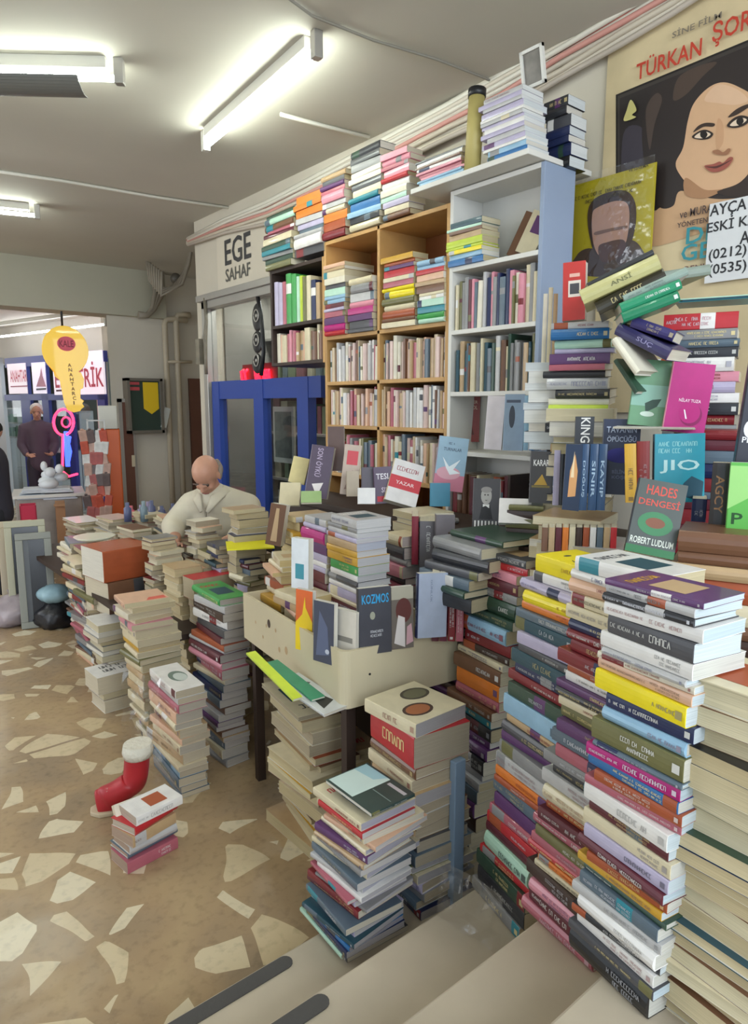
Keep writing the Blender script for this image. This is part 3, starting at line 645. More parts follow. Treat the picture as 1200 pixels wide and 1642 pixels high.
for i in range(44):
    c = ('b9b39c', '8d5d64', '6a7a80', 'cfcabb', '7d8a6c')[rg.randrange(5)]; row, cl = divmod(i, 11); z = (.62, 1.02, 1.42, 1.82)[row]; y = 3.92 + cl * .125; m = MB().box(-.12, 0, 0, .08, rg.uniform(.05, .11), rg.uniform(.14, .32)); g_ = m.build('boxed_goods', mat('goods_' + c, c, .6, noise=.3, nscale=10), None, .004)
    g_.location = (3.3, y, z); tag(g_, 'boxed goods on the grey shelf unit inside the blue shop window', 'goods', 'boxed goods inside the shop window')
def xquad(u0, v0, u1, v1, X, th, mb=None, col=None, off=(0, 0, 0)):
    a = atX(u0, v0, X); b = atX(u1, v1, X); mb = mb or MB(); return mb.box(X - th, min(a.y, b.y), min(a.z, b.z), X, max(a.y, b.y), max(a.z, b.z), None, col)
r = empty('framed_picture', atX(458, 740, 2.9), 'pale framed picture standing inside the blue shop window', 'picture'); o = Vector(r.location)
a = atX(443, 740, 2.9) - o; b = atX(474, 652, 2.9) - o
MB().box(-.02, b.y, a.z, 0, a.y, b.z).build('picture_frame', mat('frame_cream', 'c9c4b8', .5), r); MB().box(-.024, b.y + .03, a.z + .04, -.02, a.y - .03, b.z - .04).build('picture', mat('picture_grey', '7f8279', .5, noise=.5, nscale=15), r)
r = empty('neon_sign', atX(412, 612, WX + .1), 'glowing red neon sign low in the transom of the shop window', 'neon sign'); o = Vector(r.location); m_neon = mat('neon_red', 'ff2030', .4, emit='ff1830', es=6)
a = atX(388, 606, WX + .1) - o; b = atX(438, 585, WX + .1) - o; m = MB(); m2 = MB(); letters(m2, random.Random(4), 0, 0, a.y - b.y, 0, .09, None)
for q in m2.f:
    c0 = Vector(m2.v[q[0]]); c1 = Vector(m2.v[q[2]]); m.tube([(0, a.y - c0.y, c0.z + .0), (0, a.y - c1.y, c1.z)], .011, 6)
m.build('neon_tubing', m_neon, r); m = MB().box(.02, b.y - .02, -.02, .03, a.y + .02, .14); m.build('backing', mat('neon_back', '7c1420', .5), r)
r = empty('hanging_ornament', atX(416, 600, WX - .03), 'tall black wavy hanging ornament with three silver rings on the shop window', 'ornament'); o = Vector(r.location); m = MB()
for (v0, v1) in ((488, 530), (532, 565), (568, 598)):
    c = (atX(413, (v0 + v1) / 2, WX - .03) - o); h = (atX(413, v0, WX - .03).z - atX(413, v1, WX - .03).z) / 2; m.ball(c, .012, .075, h * 1.1)
m.tube([tuple(atX(u, v, WX - .03) - o) for u, v in ((412, 468), (418, 500), (421, 530), (423, 565), (419, 602))], .016, 6); m.build('ornament_board', m_black, r)
for v in (506, 545, 578):
    c = atX(411, v, WX - .045) - o; m = MB(); m.tube([(c.x, c.y + .034 * cos(2 * pi * k / 16), c.z + .042 * sin(2 * pi * k / 16)) for k in range(17)], .006, 6); m.ball(c, .006, .014, .014); m.build('ring', m_alu, r)
# wall lettering
def wtext(mb, s_, uA, vb, uB, vt, X, col, o=Vector((0, 0, 0)), skew=None):
    p = atX(uA, vb, X); q = atX(uB, vb, X); h = atX(uA, vt, X).z - p.z; put_text(mb, s_, p - o, (0, q.y - p.y, 0), (0, 0, h), cc(col))
r = empty('shop_name_sign', atX(395, 458, WX - .01), 'painted EGE SAHAF shop name on a pale panel over the window', 'sign'); o = Vector(r.location)
a = atX(352, 470, WX - .01); b = atX(432, 365, WX - .01); m = MB().box(-.01, b.y - a.y * 0 - o.y, a.z - o.z, 0, a.y - o.y, atX(352, 372, WX).z - o.z); m.build('sign_panel', mat('panel_cream', 'd2c8b6', .6), r)
m = MB(); wtext(m, 'EGE', 361, 427, 403, 385, WX - .024, '39383a', o); wtext(m, 'SAHAF', 362, 453, 402, 432, WX - .024, '5a5852', o); m.build('sign_lettering', M_PRINT, r)

# ceiling lights
m_tube2 = mat('fluorescent_far', 'ffffff', .4, emit='f4f8ff', es=16)
m_tube = mat('fluorescent', 'ffffff', .4, emit='f4fff4', es=TUBE); m_fit = mat('fitting_white', 'cfccc2', .5)
def tube_light(label, a, b, reflector=False, es=None):
    a = Vector(a); b = Vector(b); c = (a + b) / 2; L_ = (b - a).length; az = atan2(b.y - a.y, b.x - a.x)
    r = empty('ceiling_light', (c.x, c.y, HC if c.y < 8 else 2.86), label, 'ceiling light'); r.rotation_euler = (0, 0, az); dz = c.z - r.location.z
    MB().box(-L_ / 2 + .05, -.03, -.05, L_ / 2 - .05, .03, 0).build('fitting', m_fit, r, .004)
    MB().tube([(-L_ / 2 + .02, 0, dz), (L_ / 2 - .02, 0, dz)], .014, 10).build('tube', m_tube2 if es else m_tube, r)
    for s_ in (-1, 1): MB().box(s_ * L_ / 2 - .02, -.02, dz - .025, s_ * L_ / 2 + .02, .02, 0).build('end_cap', m_alu if s_ > 0 else m_fit, r, .003)
    if reflector:
        m = MB(); n = 10
        for k in range(n): t0, t1 = R(200 + 90 * k / n), R(200 + 90 * (k + 1) / n); m.quad((-L_ / 2, .09 * cos(t0) - .0, dz + .07 * sin(t0)), (L_ / 2 * .5, .09 * cos(t0), dz + .07 * sin(t0)), (L_ / 2 * .5, .09 * cos(t1), dz + .07 * sin(t1)), (-L_ / 2, .09 * cos(t1), dz + .07 * sin(t1)))
        o = m.build('reflector', mat('reflector_grey', '6a6a66', .4), r); s_ = o.modifiers.new('s', 'SOLIDIFY'); s_.thickness = .004
    return r
tube_light('long bright tube light running towards the bookcases, largest in view', atz(330, 235, 3.08), atz(508, 84, 3.08))
tube_light('tube light with a dark reflector at the upper left edge', (.72, 3.62, 3.08), atz(192, 126, 3.08), True)
tube_light('small distant tube light low at the left edge of the ceiling', (.55, 6.15, 3.08), atz(60, 346, 3.08))
q = fac(-15, 545, .4); q2 = fac(170, 516, .4); tube_light('tube light strip over the far key shop front', (q.x, q.y, (q.z + q2.z) / 2), (q2.x, q2.y, (q.z + q2.z) / 2), es=1)
tube_light('tube light nearer the photographer, its glow reaching the poster wall', (.2, 1.2, 3.08), (1.4, .9, 3.08))
q = fac(60, 600, -1.2); q2 = fac(150, 600, -1.2); tube_light('tube light inside the key shop behind its signs', (q.x, q.y, 2.72), (q2.x, q2.y, 2.72), es=1)  # unseen tube added to brighten the shop interior
tube_light('second tube light over the far corridor, out beyond the beam', (.6, 10.2, 2.79), (1.9, 10.0, 2.79))
tube_light('tube light over the open floor at the far left', (-1.2, 4.4, 3.08), (-.2, 5.4, 3.08))
m = MB().tube([tuple(atz(u, v, HC - .01)) for u, v in ((440, -20), (500, 25), (600, 65), (700, 95), (770, 122), (800, 135))], .006, 6); tag(m.build('ceiling_cable', mat('cable_grey', '8b867c', .6)), 'thin grey cable sagging across the ceiling above the bookcases', 'cable')
m = MB().tube([tuple(atz(u, v, HC - .012)) for u, v in ((450, 183), (520, 202), (592, 220))], .011, 6); tag(m.build('ceiling_cable', mat('cable_white', 'd6d2c6', .6)), 'white cable trunk on the ceiling from the bright tube to the wall', 'cable')
m = MB().tube([tuple(atz(u, v, HC - .012)) for u, v in ((-20, 272), (100, 290), (250, 316), (380, 335))], .011, 6); tag(m.build('ceiling_cable', mat('cable_white', 'd6d2c6', .6)), 'white cable trunk crossing the ceiling at the far left', 'cable')
for k in range(12):
    rgk = random.Random(k); base = [(302, 380), (360, 350), (430, 322), (560, 254), (720, 166), (800, 120), (900, 62), (1000, 4), (1080, -45), (1200, -125), (1320, -200)]
    c = ['d8d2c4', 'cfc4b4', 'd8d2c4', 'b5695e', 'd0c9bc', 'c98f84', 'd8d2c4', 'bdb3a4', 'c7bba9', 'd6cdbd', 'cfc4b4', 'b9ada0'][k]
    dv = [3 + k * (.9 + .95 * min(i, 5)) + rgk.uniform(-3, 3) * (1 if i > 1 else .3) for i in range(len(base))]
    m = MB().tube([tuple(atX(u, v + dv[i], WX - .02 - .012 * (k % 3))) for i, (u, v) in enumerate(base)], .012 + .008 * (k % 3 == 0), 7)
    tag(m.build('wall_cable', mat('cable_' + c, c, .5)), 'cable of the pale and red bundle along the top of the right wall', 'cable', 'cables along the top of the right wall')
# anti slip strips
def strip(label, z, ny, u0, v0, u1, v1):
    a = atz(u0, v0, z); b = atz(u1, v1, z); y = ny - .03; x0, x1 = min(a.x, .2), b.x; m = MB(); n = 8; r_ = .022
    pts = [(x0 - .3, y - r_), (x1 - r_, y - r_)] + [(x1 - r_ + r_ * sin(pi * k / n), y - r_ * cos(pi * k / n)) for k in range(1, n)] + [(x1 - r_, y + r_), (x0 - .3, y + r_)]
    m.prism(pts, .003, Matrix.Translation((0, 0, z))); tag(m.build('anti_slip_strip', m_strip), label, 'anti-slip strip', 'anti-slip strips')
strip('dark anti-slip strip on the lowest marble step beside the terrazzo', .15, 1.455, 281, 1642, 465, 1535)
strip('dark anti-slip strip on the second marble step, nearest the viewer', .30, 1.165, 440, 1642, 524, 1598)

# ------------------------------------------------------------------ bookcases
XF = 2.3
def bookcase(name, label, Ya, Yb, zs, mats, X0=XF, X1=WX - .02, top=True, sides=(True, True), mid=None, th=.02, z0=0):
    """Ya near (small Y), Yb far; shelves at zs"""
    r = empty(name, ((X0 + X1) / 2, (Ya + Yb) / 2, 0), label, 'bookcase'); o = Vector(r.location); fm, bm, sm = mats
    def bx(nm, a, b, c, d, e, f, m, bev=.002): return MB().box(a - o.x, b - o.y, c, d - o.x, e - o.y, f).build(nm, m, r, bev)
    zt = zs[0]
    if sides[0]: bx('side_panel', X0, Ya - th, z0, X1, Ya, zt, sm)
    if sides[1]: bx('side_panel', X0, Yb, z0, X1, Yb + th, zt, fm)
    if mid: bx('upright', X0, mid - th / 2, z0, X1 - .01, mid + th / 2, zt, fm)
    for z in zs: bx('shelf', X0, Ya, z - th, X1 - .01, Yb, z, fm)
    bx('back_panel', X1 - .01, Ya, z0, X1, Yb, zt, bm); return r
YZ = [2.54, 2.03, 1.78, 1.54, 1.27, .95, .5]
bookcase('bookcase', 'two-bay pine bookcase packed with old paperbacks, left of the white one', 2.285, 3.22, YZ, (m_wood, m_woodback, m_wood), mid=2.765)
WZ = [2.585, 2.26, 1.985, 1.71, 1.44, 1.1, .6]
bookcase('bookcase', 'white bookcase with a grey-blue end panel, right of the pine one', 1.775, 2.245, WZ, (m_white, m_white, m_panel), X1=2.5)
SZ0 = atX(445, 582, XF).z; SZ1 = atX(445, 522, XF).z + .0; SZ2 = atX(445, 432, XF).z
bookcase('hanging_shelf', 'small brown shelf of binders hanging over the blue shop window', 3.26, 3.80, [SZ2, SZ1, SZ0], (m_dark, m_woodback, m_wood), z0=SZ0 - .02)
# board across the bookcase tops
o = MB().box(2.2, 1.76, 2.59, WX - .03, 2.42, 2.612).build('top_board', m_white, None, .003); tag(o, 'long white board laid over the top of the white bookcase', 'board')
LZ = 1.2
for (xa, xb, ya, yb, zt_, lb) in ((1.74, 2.28, .42, 1.70, 1.2, 'low dark cabinet under the heap right of the white bookcase'), (1.96, 2.28, 1.72, 3.18, 1.16, 'low dark cabinet under the displayed books at the pine bookcase')):
    o = MB().box(xa + .02, ya + .02, 0, xb, yb - .02, zt_ - .03); o.box(xa, ya, zt_ - .03, xb, yb, zt_); tag(o.build('low_cabinet', m_dark, None, .004), lb, 'cabinet')
# shelf rows
Z = YZ
shelf_row('pine bookcase left bay, third row down', 3.21, 2.78, XF + .01, Z[2], .16, .215, 'pale', 24)
shelf_row('pine bookcase right bay, third row down', 2.755, 2.29, XF + .01, Z[2], .17, .22, 'pale', 24)
shelf_row('pine bookcase left bay, fourth row down', 3.21, 2.78, XF + .01, Z[3], .16, .21, 'pale', 22)
shelf_row('pine bookcase right bay, fourth row down', 2.755, 2.29, XF + .01, Z[3], .17, .21, 'pale', 24)
shelf_row('pine bookcase left bay, fifth row down', 3.21, 2.78, XF + .01, Z[4], .17, .22, 'old', 20)
shelf_row('pine bookcase right bay, fifth row down', 2.755, 2.29, XF + .01, Z[4], .18, .235, 'pale', 22)
shelf_row('white bookcase, second row down', 2.235, 1.78, XF + .01, WZ[2], .19, .24, ['navy', 'light grey', 'slate', 'tan', 'cream', 'olive', 'pink', 'maroon', 'grey', 'dark teal', 'cream', 'ivory'], 22)
shelf_row('white bookcase, third row down', 2.235, 1.78, XF + .01, WZ[3], .18, .24, ['slate', 'dark teal', 'tan', 'olive', 'grey', 'cream', 'light grey', 'brown', 'dark green'], 24)
shelf_row('white bookcase, lowest visible row', 2.235, 1.9, XF + .01, WZ[5], .2, .25, ['maroon', 'dark red', 'rust', 'brown', 'tan', 'dark brown', 'cream'], 14)
shelf_row('hanging brown shelf, lower row', 3.79, 3.28, XF + .01, SZ0, .16, .2, ['peach', 'tan', 'pink', 'ivory', 'rose', 'cream', 'brown'], 15)
yy = 3.78
for i, (c, t, h) in enumerate([('lilac', .045, .26), ('lilac', .05, .25), ('rose', .04, .25), ('green', .06, .29), ('green', .055, .28), ('mint', .035, .26), ('lime', .03, .26), ('olive', .04, .25), ('cream', .045, .25), ('navy', .05, .22), ('tan', .04, .2)]):
    M = Matrix.Identity(4)
    for q in range(3): M[q][0] = (1, 0, 0)[q]; M[q][1] = (0, 0, 1)[q]; M[q][2] = (0, -1, 0)[q]; M[q][3] = (XF + .005, yy, SZ1)[q]
    add_book(M, .22, h, t * .95, c, '%s binder in the hanging brown shelf, upper row, %s' % (c, ORL[i]), 'binders in the hanging brown shelf', hard=True, letter=i in (3, 8, 9), force=i in (3, 4, 8), band=(.6, .8, cc('white')) if i in (3, 9) else None); yy -= t
# books laid in the upper bays, all inside the shelves
XI = XF - .015
def xs(desc, u, v, z0, uL, uR, cols, **k): return stack(desc, (u, 'X', k.pop('X', XI), z0), (u, v), uL, uR, 0, k.pop('spine', 'L'), cols, **k)
zt = 2.545
xs('pile in the pine bookcase upper left bay', 553, 418, Z[1], 520, 600, ['peach', 'tan', 'cream', 'ivory', 'dark grey', 'mint', 'light blue', 'light blue', 'maroon', 'lilac', 'rose', 'purple', 'magenta', 'red'])
xs('second pile in pine bookcase upper left bay', 598, 440, Z[1], 560, 606, ['cream', 'grey', 'light grey', 'pink', 'magenta', 'purple', 'dark grey', 'dark grey'])
xs('pile in the pine bookcase upper right bay', 664, 402, Z[1], 614, 690, ['mustard', 'rust', 'purple', 'red', 'cream', 'rose', 'yellow', 'yellow', 'olive', 'cream', 'rust', 'brown', 'cream'])
xs('second pile in pine bookcase upper right bay', 712, 410, Z[1], 668, 724, ['light blue', 'light blue', 'red', 'peach', 'tan', 'brown', 'cream', 'white', 'mint', 'teal', 'green', 'mint'])
xs('pile in the white bookcase top compartment', 772, 345, WZ[1], 716, 800, ['dark teal', 'mint', 'brown', 'tan', 'lime', 'lime', 'yellow', 'light blue', 'blue'])
standing('brown book leaning in the white bookcase top compartment', 812, 838, 408, 334, 3.14, .035, 'brown', yaw=30, roll=-24, spine='dark brown')
standing('cream album leaning in the white bookcase top compartment', 826, 858, 402, 332, 3.10, .05, 'cream', yaw=30, roll=-24, art=[('r', .3, .5, .9, .9, 'purple')])
# piles on the bookcase tops
xs('leftmost pile above the blue shop window', 470, 330, SZ2, 424, 484, ['dark green', 'mint', 'brown', 'rose', 'maroon', 'cream', 'dark green', 'teal', 'grey', 'dark green', 'olive'], mess=.015)
xs('orange-topped pile above the bookcases', 517, 300, zt - .05, 474, 530, ['orange', 'orange', 'orange', 'light grey', 'lilac', 'slate', 'light grey', 'white', 'dark grey'], mess=.01)
xs('tan-topped pale pile above the pine bookcase', 553, 268, zt, 516, 575, ['tan', 'dark grey', 'purple', 'rose', 'pink', 'light grey', 'cream', 'orange', 'rust', 'dark red'], mess=.01)
xs('tall dark-topped pile above the pine bookcase', 610, 222, zt, 560, 622, ['charcoal', 'charcoal', 'grey', 'ivory', 'ivory', 'dark grey', 'cream', 'teal', 'blue', 'light blue', 'charcoal', 'cream'], mess=.008)
xs('pink-topped pile above the pine bookcase', 655, 232, zt, 612, 668, ['pink', 'pink', 'rose', 'pink', 'red', 'white', 'ivory', 'mint', 'lilac', 'cream', 'brown'], mess=.008)
xs('low pile of magazines above the pine bookcase', 740, 232, 2.615, 668, 752, ['dark grey', 'white', 'brown', 'white', 'pink', 'rose', 'pink', 'light blue', 'light blue'], mess=.008, X=2.24)
xs('square stack of magazines on the white top board', 836, 134, 2.615, 770, 872, ['light grey', 'lilac', 'light grey', 'lilac', 'white', 'light grey', 'lilac', 'white', 'lilac', 'light grey', 'lilac', 'white', 'light blue', 'blue'], mess=.003, rot=.6, X=2.22, hardp=0, pages=PAGEW, force=True)
stack('navy pile behind the white-board magazines', (905, 'X', 2.42, 2.585), (912, 150), 870, 940, 0, 'L', ['charcoal', 'charcoal', 'dark grey', 'navy', 'navy', 'navy', 'black'], mess=.008, pages=PAGEW, hardp=.8, force=True)
# cardboard roll and picture stand
p = atX(757, 285, 2.24); q = atX(760, 168, 2.30)
r = empty('paper_roll', (p.x, p.y, 2.612), 'khaki cardboard tube standing on the white board beside the magazines', 'roll'); MB().tube([(0, 0, 0), (.02, 0, q.z - 2.612)], .034, 16).build('tube', mat('tube_khaki', 'b3a465', .5), r); MB().tube([(.02, 0, q.z - 2.612), (.022, 0, q.z - 2.58)], .037, 16).build('cap', m_black, r)
r = empty('photo_frame', atX(857, 140, 2.36), 'white-framed photograph propped on top of the magazine stack', 'picture frame'); o = Vector(r.location)
a = atX(840, 150, 2.36) - o; b = atX(878, 70, 2.36) - o; zz = b.z; m = MB(); Mf = Matrix.Rotation(R(-12), 4, 'Y')
m.box(-.008, b.y, 0, .008, a.y, .012, Mf).box(-.008, b.y, zz - .012, .008, a.y, zz, Mf).box(-.008, b.y, 0, .008, b.y + .012, zz, Mf).box(-.008, a.y - .012, 0, .008, a.y, zz, Mf); m.build('frame', m_white, r)
MB().box(0, b.y + .01, .01, .004, a.y - .01, zz - .01, Mf).build('photograph', mat('photo_grey', '8d867d', .3, noise=.5, nscale=14), r)

# ------------------------------------------------------------------ posters on the right wall (flat prints at their true place)
def smooth(pts, n=6):
    out = []; k = len(pts)
    for i in range(k):
        p0, p1, p2, p3 = pts[i - 1], pts[i], pts[(i + 1) % k], pts[(i + 2) % k]
        for j in range(n):
            t = j / n; out.append(tuple(.5 * ((2 * p1[a]) + (-p0[a] + p2[a]) * t + (2 * p0[a] - 5 * p1[a] + 4 * p2[a] - p3[a]) * t * t + (-p0[a] + 3 * p1[a] - 3 * p2[a] + p3[a]) * t ** 3) for a in (0, 1)))
    return out
PX = WX - .012
r = empty('film_poster', atX(1150, 440, PX), 'large old film poster with a dark-haired woman and red lettering', 'poster'); o = Vector(r.location)
YL = atX(968, 250, PX).y; YR = YL - .78; zT = atX(1000, 48, PX).z; zB = 1.62
MB().box(-.002, YR - o.y, zB - o.z, .002, YL - o.y, zT - o.z).build('paper', mat('poster_paper', 'd9c59c', .6, noise=.22, nscale=5), r)
m = MB(); _lay = [0]
def pp(pts, c, sm=True):
    _lay[0] += 1; x = PX - .003 - .0004 * _lay[0]
    q = smooth(pts) if sm else pts
    m.poly([tuple(atX(u, v, x) - o) for u, v in q], cc(c))
def zline(u, v, u2): # v on a level line of the wall through (u,v)
    return proj(Vector((PX, atX(u2, 300, PX).y, atX(u, v, PX).z)))[1]
lv = [(988, 152), (1300, zline(988, 152, 1300)), (1300, zline(988, 352, 1300)), (988, 352)]
pp(lv, '171210', False); pp([(991, 154), (1300, zline(991, 154, 1300)), (1300, zline(991, 350, 1300)), (991, 350)], '3a332f', False)
pp([(994, 158), (1300, zline(994, 158, 1300)), (1300, zline(994, 348, 1300)), (994, 348)], '27201f', False)
pp([(1000, 215), (1030, 205), (1034, 250), (1025, 300), (1000, 320)], '3d3740')
pp([(1085, 285), (1078, 318), (1050, 340), (1040, 365), (1046, 395), (1130, 372), (1240, 340), (1240, 300), (1150, 312)], 'c79f78')
pp([(1060, 134), (1105, 113), (1150, 95), (1196, 78), (1240, 76), (1262, 150), (1260, 260), (1228, 312), (1180, 318), (1140, 318), (1092, 306), (1080, 330), (1058, 332), (1046, 300), (1034, 262), (1030, 205), (1040, 160)], '2b2220')
pp([(1088, 125), (1120, 106), (1150, 100), (1128, 122), (1100, 152), (1080, 160)], '4a3a31'); pp([(1036, 178), (1052, 150), (1062, 160), (1050, 200), (1042, 240)], '4a3c35')
pp([(1103, 196), (1113, 166), (1136, 141), (1160, 132), (1186, 140), (1212, 160), (1222, 210), (1212, 258), (1190, 290), (1160, 303), (1134, 306), (1108, 298), (1092, 282), (1084, 262), (1096, 236)], 'd2a882')
pp([(1150, 136), (1180, 142), (1200, 160), (1180, 168), (1150, 165), (1130, 160)], 'dab493'); pp([(1152, 190), (1160, 200), (1160, 228), (1150, 240), (1148, 215)], 'c79a74'); pp([(1100, 285), (1130, 304), (1160, 304), (1130, 318), (1100, 312)], 'a87c58'); pp([(1150, 308), (1186, 294), (1216, 262), (1240, 240), (1244, 300), (1190, 316)], '33251f')
pp([(1112, 212), (1120, 202), (1132, 197), (1146, 198), (1144, 203), (1130, 203), (1120, 208)], '3a2a22'); pp([(1168, 188), (1180, 176), (1196, 168), (1210, 166), (1198, 174), (1182, 184)], '3a2a22')
pp([(1110, 220), (1120, 211), (1132, 208), (1144, 214), (1138, 222), (1124, 224)], '2c201c'); pp([(1114, 220), (1122, 213), (1132, 211), (1140, 215), (1134, 220), (1124, 222)], 'e3cdb4'); pp([(1124, 212), (1131, 210), (1135, 216), (1130, 222), (1124, 219)], '1d1513')
pp([(1166, 202), (1176, 190), (1190, 185), (1204, 190), (1196, 200), (1180, 205)], '2c201c'); pp([(1171, 201), (1179, 193), (1190, 189), (1198, 192), (1190, 199), (1180, 202)], 'e3cdb4'); pp([(1182, 192), (1190, 188), (1193, 195), (1187, 201), (1182, 198)], '1d1513')
pp([(1143, 242), (1152, 240), (1160, 244), (1168, 238), (1172, 240), (1166, 248), (1154, 248), (1146, 246)], '9a6a4c')
pp([(1130, 266), (1144, 263), (1154, 259), (1160, 261), (1170, 252), (1176, 254), (1168, 267), (1154, 275), (1140, 275)], '9b5244'); pp([(1132, 267), (1150, 266), (1174, 256), (1152, 269), (1140, 269)], '552c26')
pp([(1005, 178), (1012, 160), (1021, 176), (1014, 184), (1020, 188), (1001, 194)], 'c9bf7a')
x = PX - .016
def wt(s_, uA, vb, uB, vt, c): wtext(m, s_, uA, vb, uB, vt, x, c, o)
wt('TÜRKAN', 1020, 130, 1122, 98, 'c03c28'); wt('ŞORAY', 1141, 78, 1245, 38, 'c03c28'); wt('SİNE FİLM', 1078, 62, 1155, 49, '7d7263')
wt('ve MURAT', 1090, 351, 1150, 338, '4c3a36'); wt('YÖNETEN', 1086, 366, 1134, 356, '4c3a36')
wt('DE', 1100, 392, 1150, 366, '2c8a94'); wt('GEL', 1092, 420, 1160, 394, '2c8a94'); wt('RENKLİ', 1098, 437, 1150, 424, '6a4a44')
m.build('poster_print', M_PRINT, r)
r = empty('paper_notice', atX(1165, 460, PX - .02), 'white paper notice with phone numbers taped over the film poster', 'notice'); o = Vector(r.location); m = MB()
a = atX(1130, 455, PX - .02); a2 = atX(1128, 330, PX - .02); MB().box(-.0015, a.y - .40 - o.y, a.z - o.z, .0015, a.y - o.y, a2.z - o.z).build('paper', mat('notice_white', 'dcdcdc', .55, noise=.06), r)
x = PX - .0225
for (s_, uA, vb, uB, vt, c) in [('AYÇA', 1138, 352, 1196, 330, '26262a'), ('ESKİ KİTAP', 1134, 374, 1250, 353, '26262a'), ('ALINIR', 1186, 392, 1258, 372, '26262a'), ('(0212)', 1136, 422, 1196, 401, '26262a'), ('(0535)', 1136, 446, 1196, 425, '26262a')]:
    wtext(m, s_, uA, vb, uB, vt, x, c, o)
m.build('notice_lettering', M_PRINT, r)
# yellow magazine in a clear sleeve
Xm = WX - .05
r = empty('magazine', atX(975, 460, Xm), 'yellow magazine in a clear plastic sleeve in front of the film poster', 'magazine'); o = Vector(r.location); m = MB(); _lay[0] = 0
a = atX(913, 440, Xm); b = atX(1043, 440, Xm); zt_ = atX(913, 300, Xm).z
MB().box(-.002, b.y - o.y, a.z - .1 - o.z, .002, a.y - o.y, zt_ - o.z).build('magazine_cover', mat('magazine_yellow', 'b5a524', .35, noise=.1), r)
PXs = PX; PX = Xm - .0
def pm(pts, c): 
    _lay[0] += 1; m.poly([tuple(atX(u, v, Xm - .003 - .0004 * _lay[0]) - o) for u, v in smooth(pts)], cc(c))
pm([(922, 440), (925, 410), (945, 398), (975, 405), (1010, 385), (1030, 400), (1040, 440)], '4a3a34')
pm([(943, 340), (955, 318), (985, 306), (1008, 308), (1020, 330), (1018, 370), (1004, 400), (960, 410), (946, 380)], '3d2a24')
pm([(950, 345), (960, 332), (990, 322), (1008, 330), (1008, 370), (998, 398), (966, 412), (952, 390)], 'b98d78'); pm([(960, 396), (975, 388), (998, 384), (1004, 394), (994, 412), (966, 420)], '55382f'); pm([(955, 372), (980, 366), (1004, 362), (1004, 366), (980, 371), (956, 377)], '7a5848')
PX = PXs
wtext(m, 'VE SİNEMA', 1008, 276, 1040, 270, Xm - .01, '3b3420', o)
m2 = MB(); letters(m2, random.Random(8), 0, 0, .30, 0, .012, None); letters(m2, random.Random(9), 0, .05, .27, -.024, -.012, None); a = atX(925, 322, Xm) - o
for f in m2.f: m.poly([(-.008, a.y - m2.v[i][1], a.z + m2.v[i][2]) for i in f], cc('4a4020'))
m.build('cover_print', M_PRINT, r)
def film_mat():
    mm = bpy.data.materials.new('clear_film'); mm.use_nodes = True; nt = mm.node_tree; nt.nodes.clear()
    oo = nt.nodes.new('ShaderNodeOutputMaterial'); t = nt.nodes.new('ShaderNodeBsdfTransparent'); g = nt.nodes.new('ShaderNodeBsdfGlossy'); g.inputs['Roughness'].default_value = .12
    lw = nt.nodes.new('ShaderNodeLayerWeight'); lw.inputs[0].default_value = .35; xx = nt.nodes.new('ShaderNodeMixShader'); n = nt.nodes.new('ShaderNodeTexNoise'); n.inputs['Scale'].default_value = 14; bp = nt.nodes.new('ShaderNodeBump'); bp.inputs['Strength'].default_value = .8; bp.inputs['Distance'].default_value = .02
    tc = nt.nodes.new('ShaderNodeTexCoord'); nt.links.new(tc.outputs['Object'], n.inputs['Vector']); nt.links.new(n.outputs['Fac'], bp.inputs['Height']); nt.links.new(bp.outputs[0], g.inputs['Normal'])
    mrr = nt.nodes.new('ShaderNodeMapRange'); mrr.inputs['To Min'].default_value = .05; mrr.inputs['To Max'].default_value = .4; nt.links.new(lw.outputs['Facing'], mrr.inputs['Value']); nt.links.new(mrr.outputs[0], xx.inputs[0])
    nt.links.new(t.outputs[0], xx.inputs[1]); nt.links.new(g.outputs[0], xx.inputs[2]); nt.links.new(xx.outputs[0], oo.inputs[0]); return mm
m_film = film_mat()
def crumple(name, pts_fn, nu, nv, amp, parent, seed=0):
    rg_ = random.Random(seed); m = MB(); 
    for i in range(nu + 1):
        for j in range(nv + 1):
            p, n = pts_fn(i / nu, j / nv); m.v.append(tuple(p + n * rg_.uniform(-amp, amp)))
    for i in range(nu):
        for j in range(nv): k = i * (nv + 1) + j; m.face((k, k + 1, k + nv + 2, k + nv + 1), None, smooth=False)
    return m.build(name, m_film, parent)
aa = atX(910, 440, Xm); bb = atX(1046, 440, Xm)
crumple('clear_sleeve', lambda s_, t: (Vector((-.028, aa.y + (bb.y - aa.y) * s_ - o.y, (a.z - .2) * 0 + (-.04) + (zt_ - o.z + .06) * t)), Vector((1, 0, 0))), 6, 8, .004, r, 2)

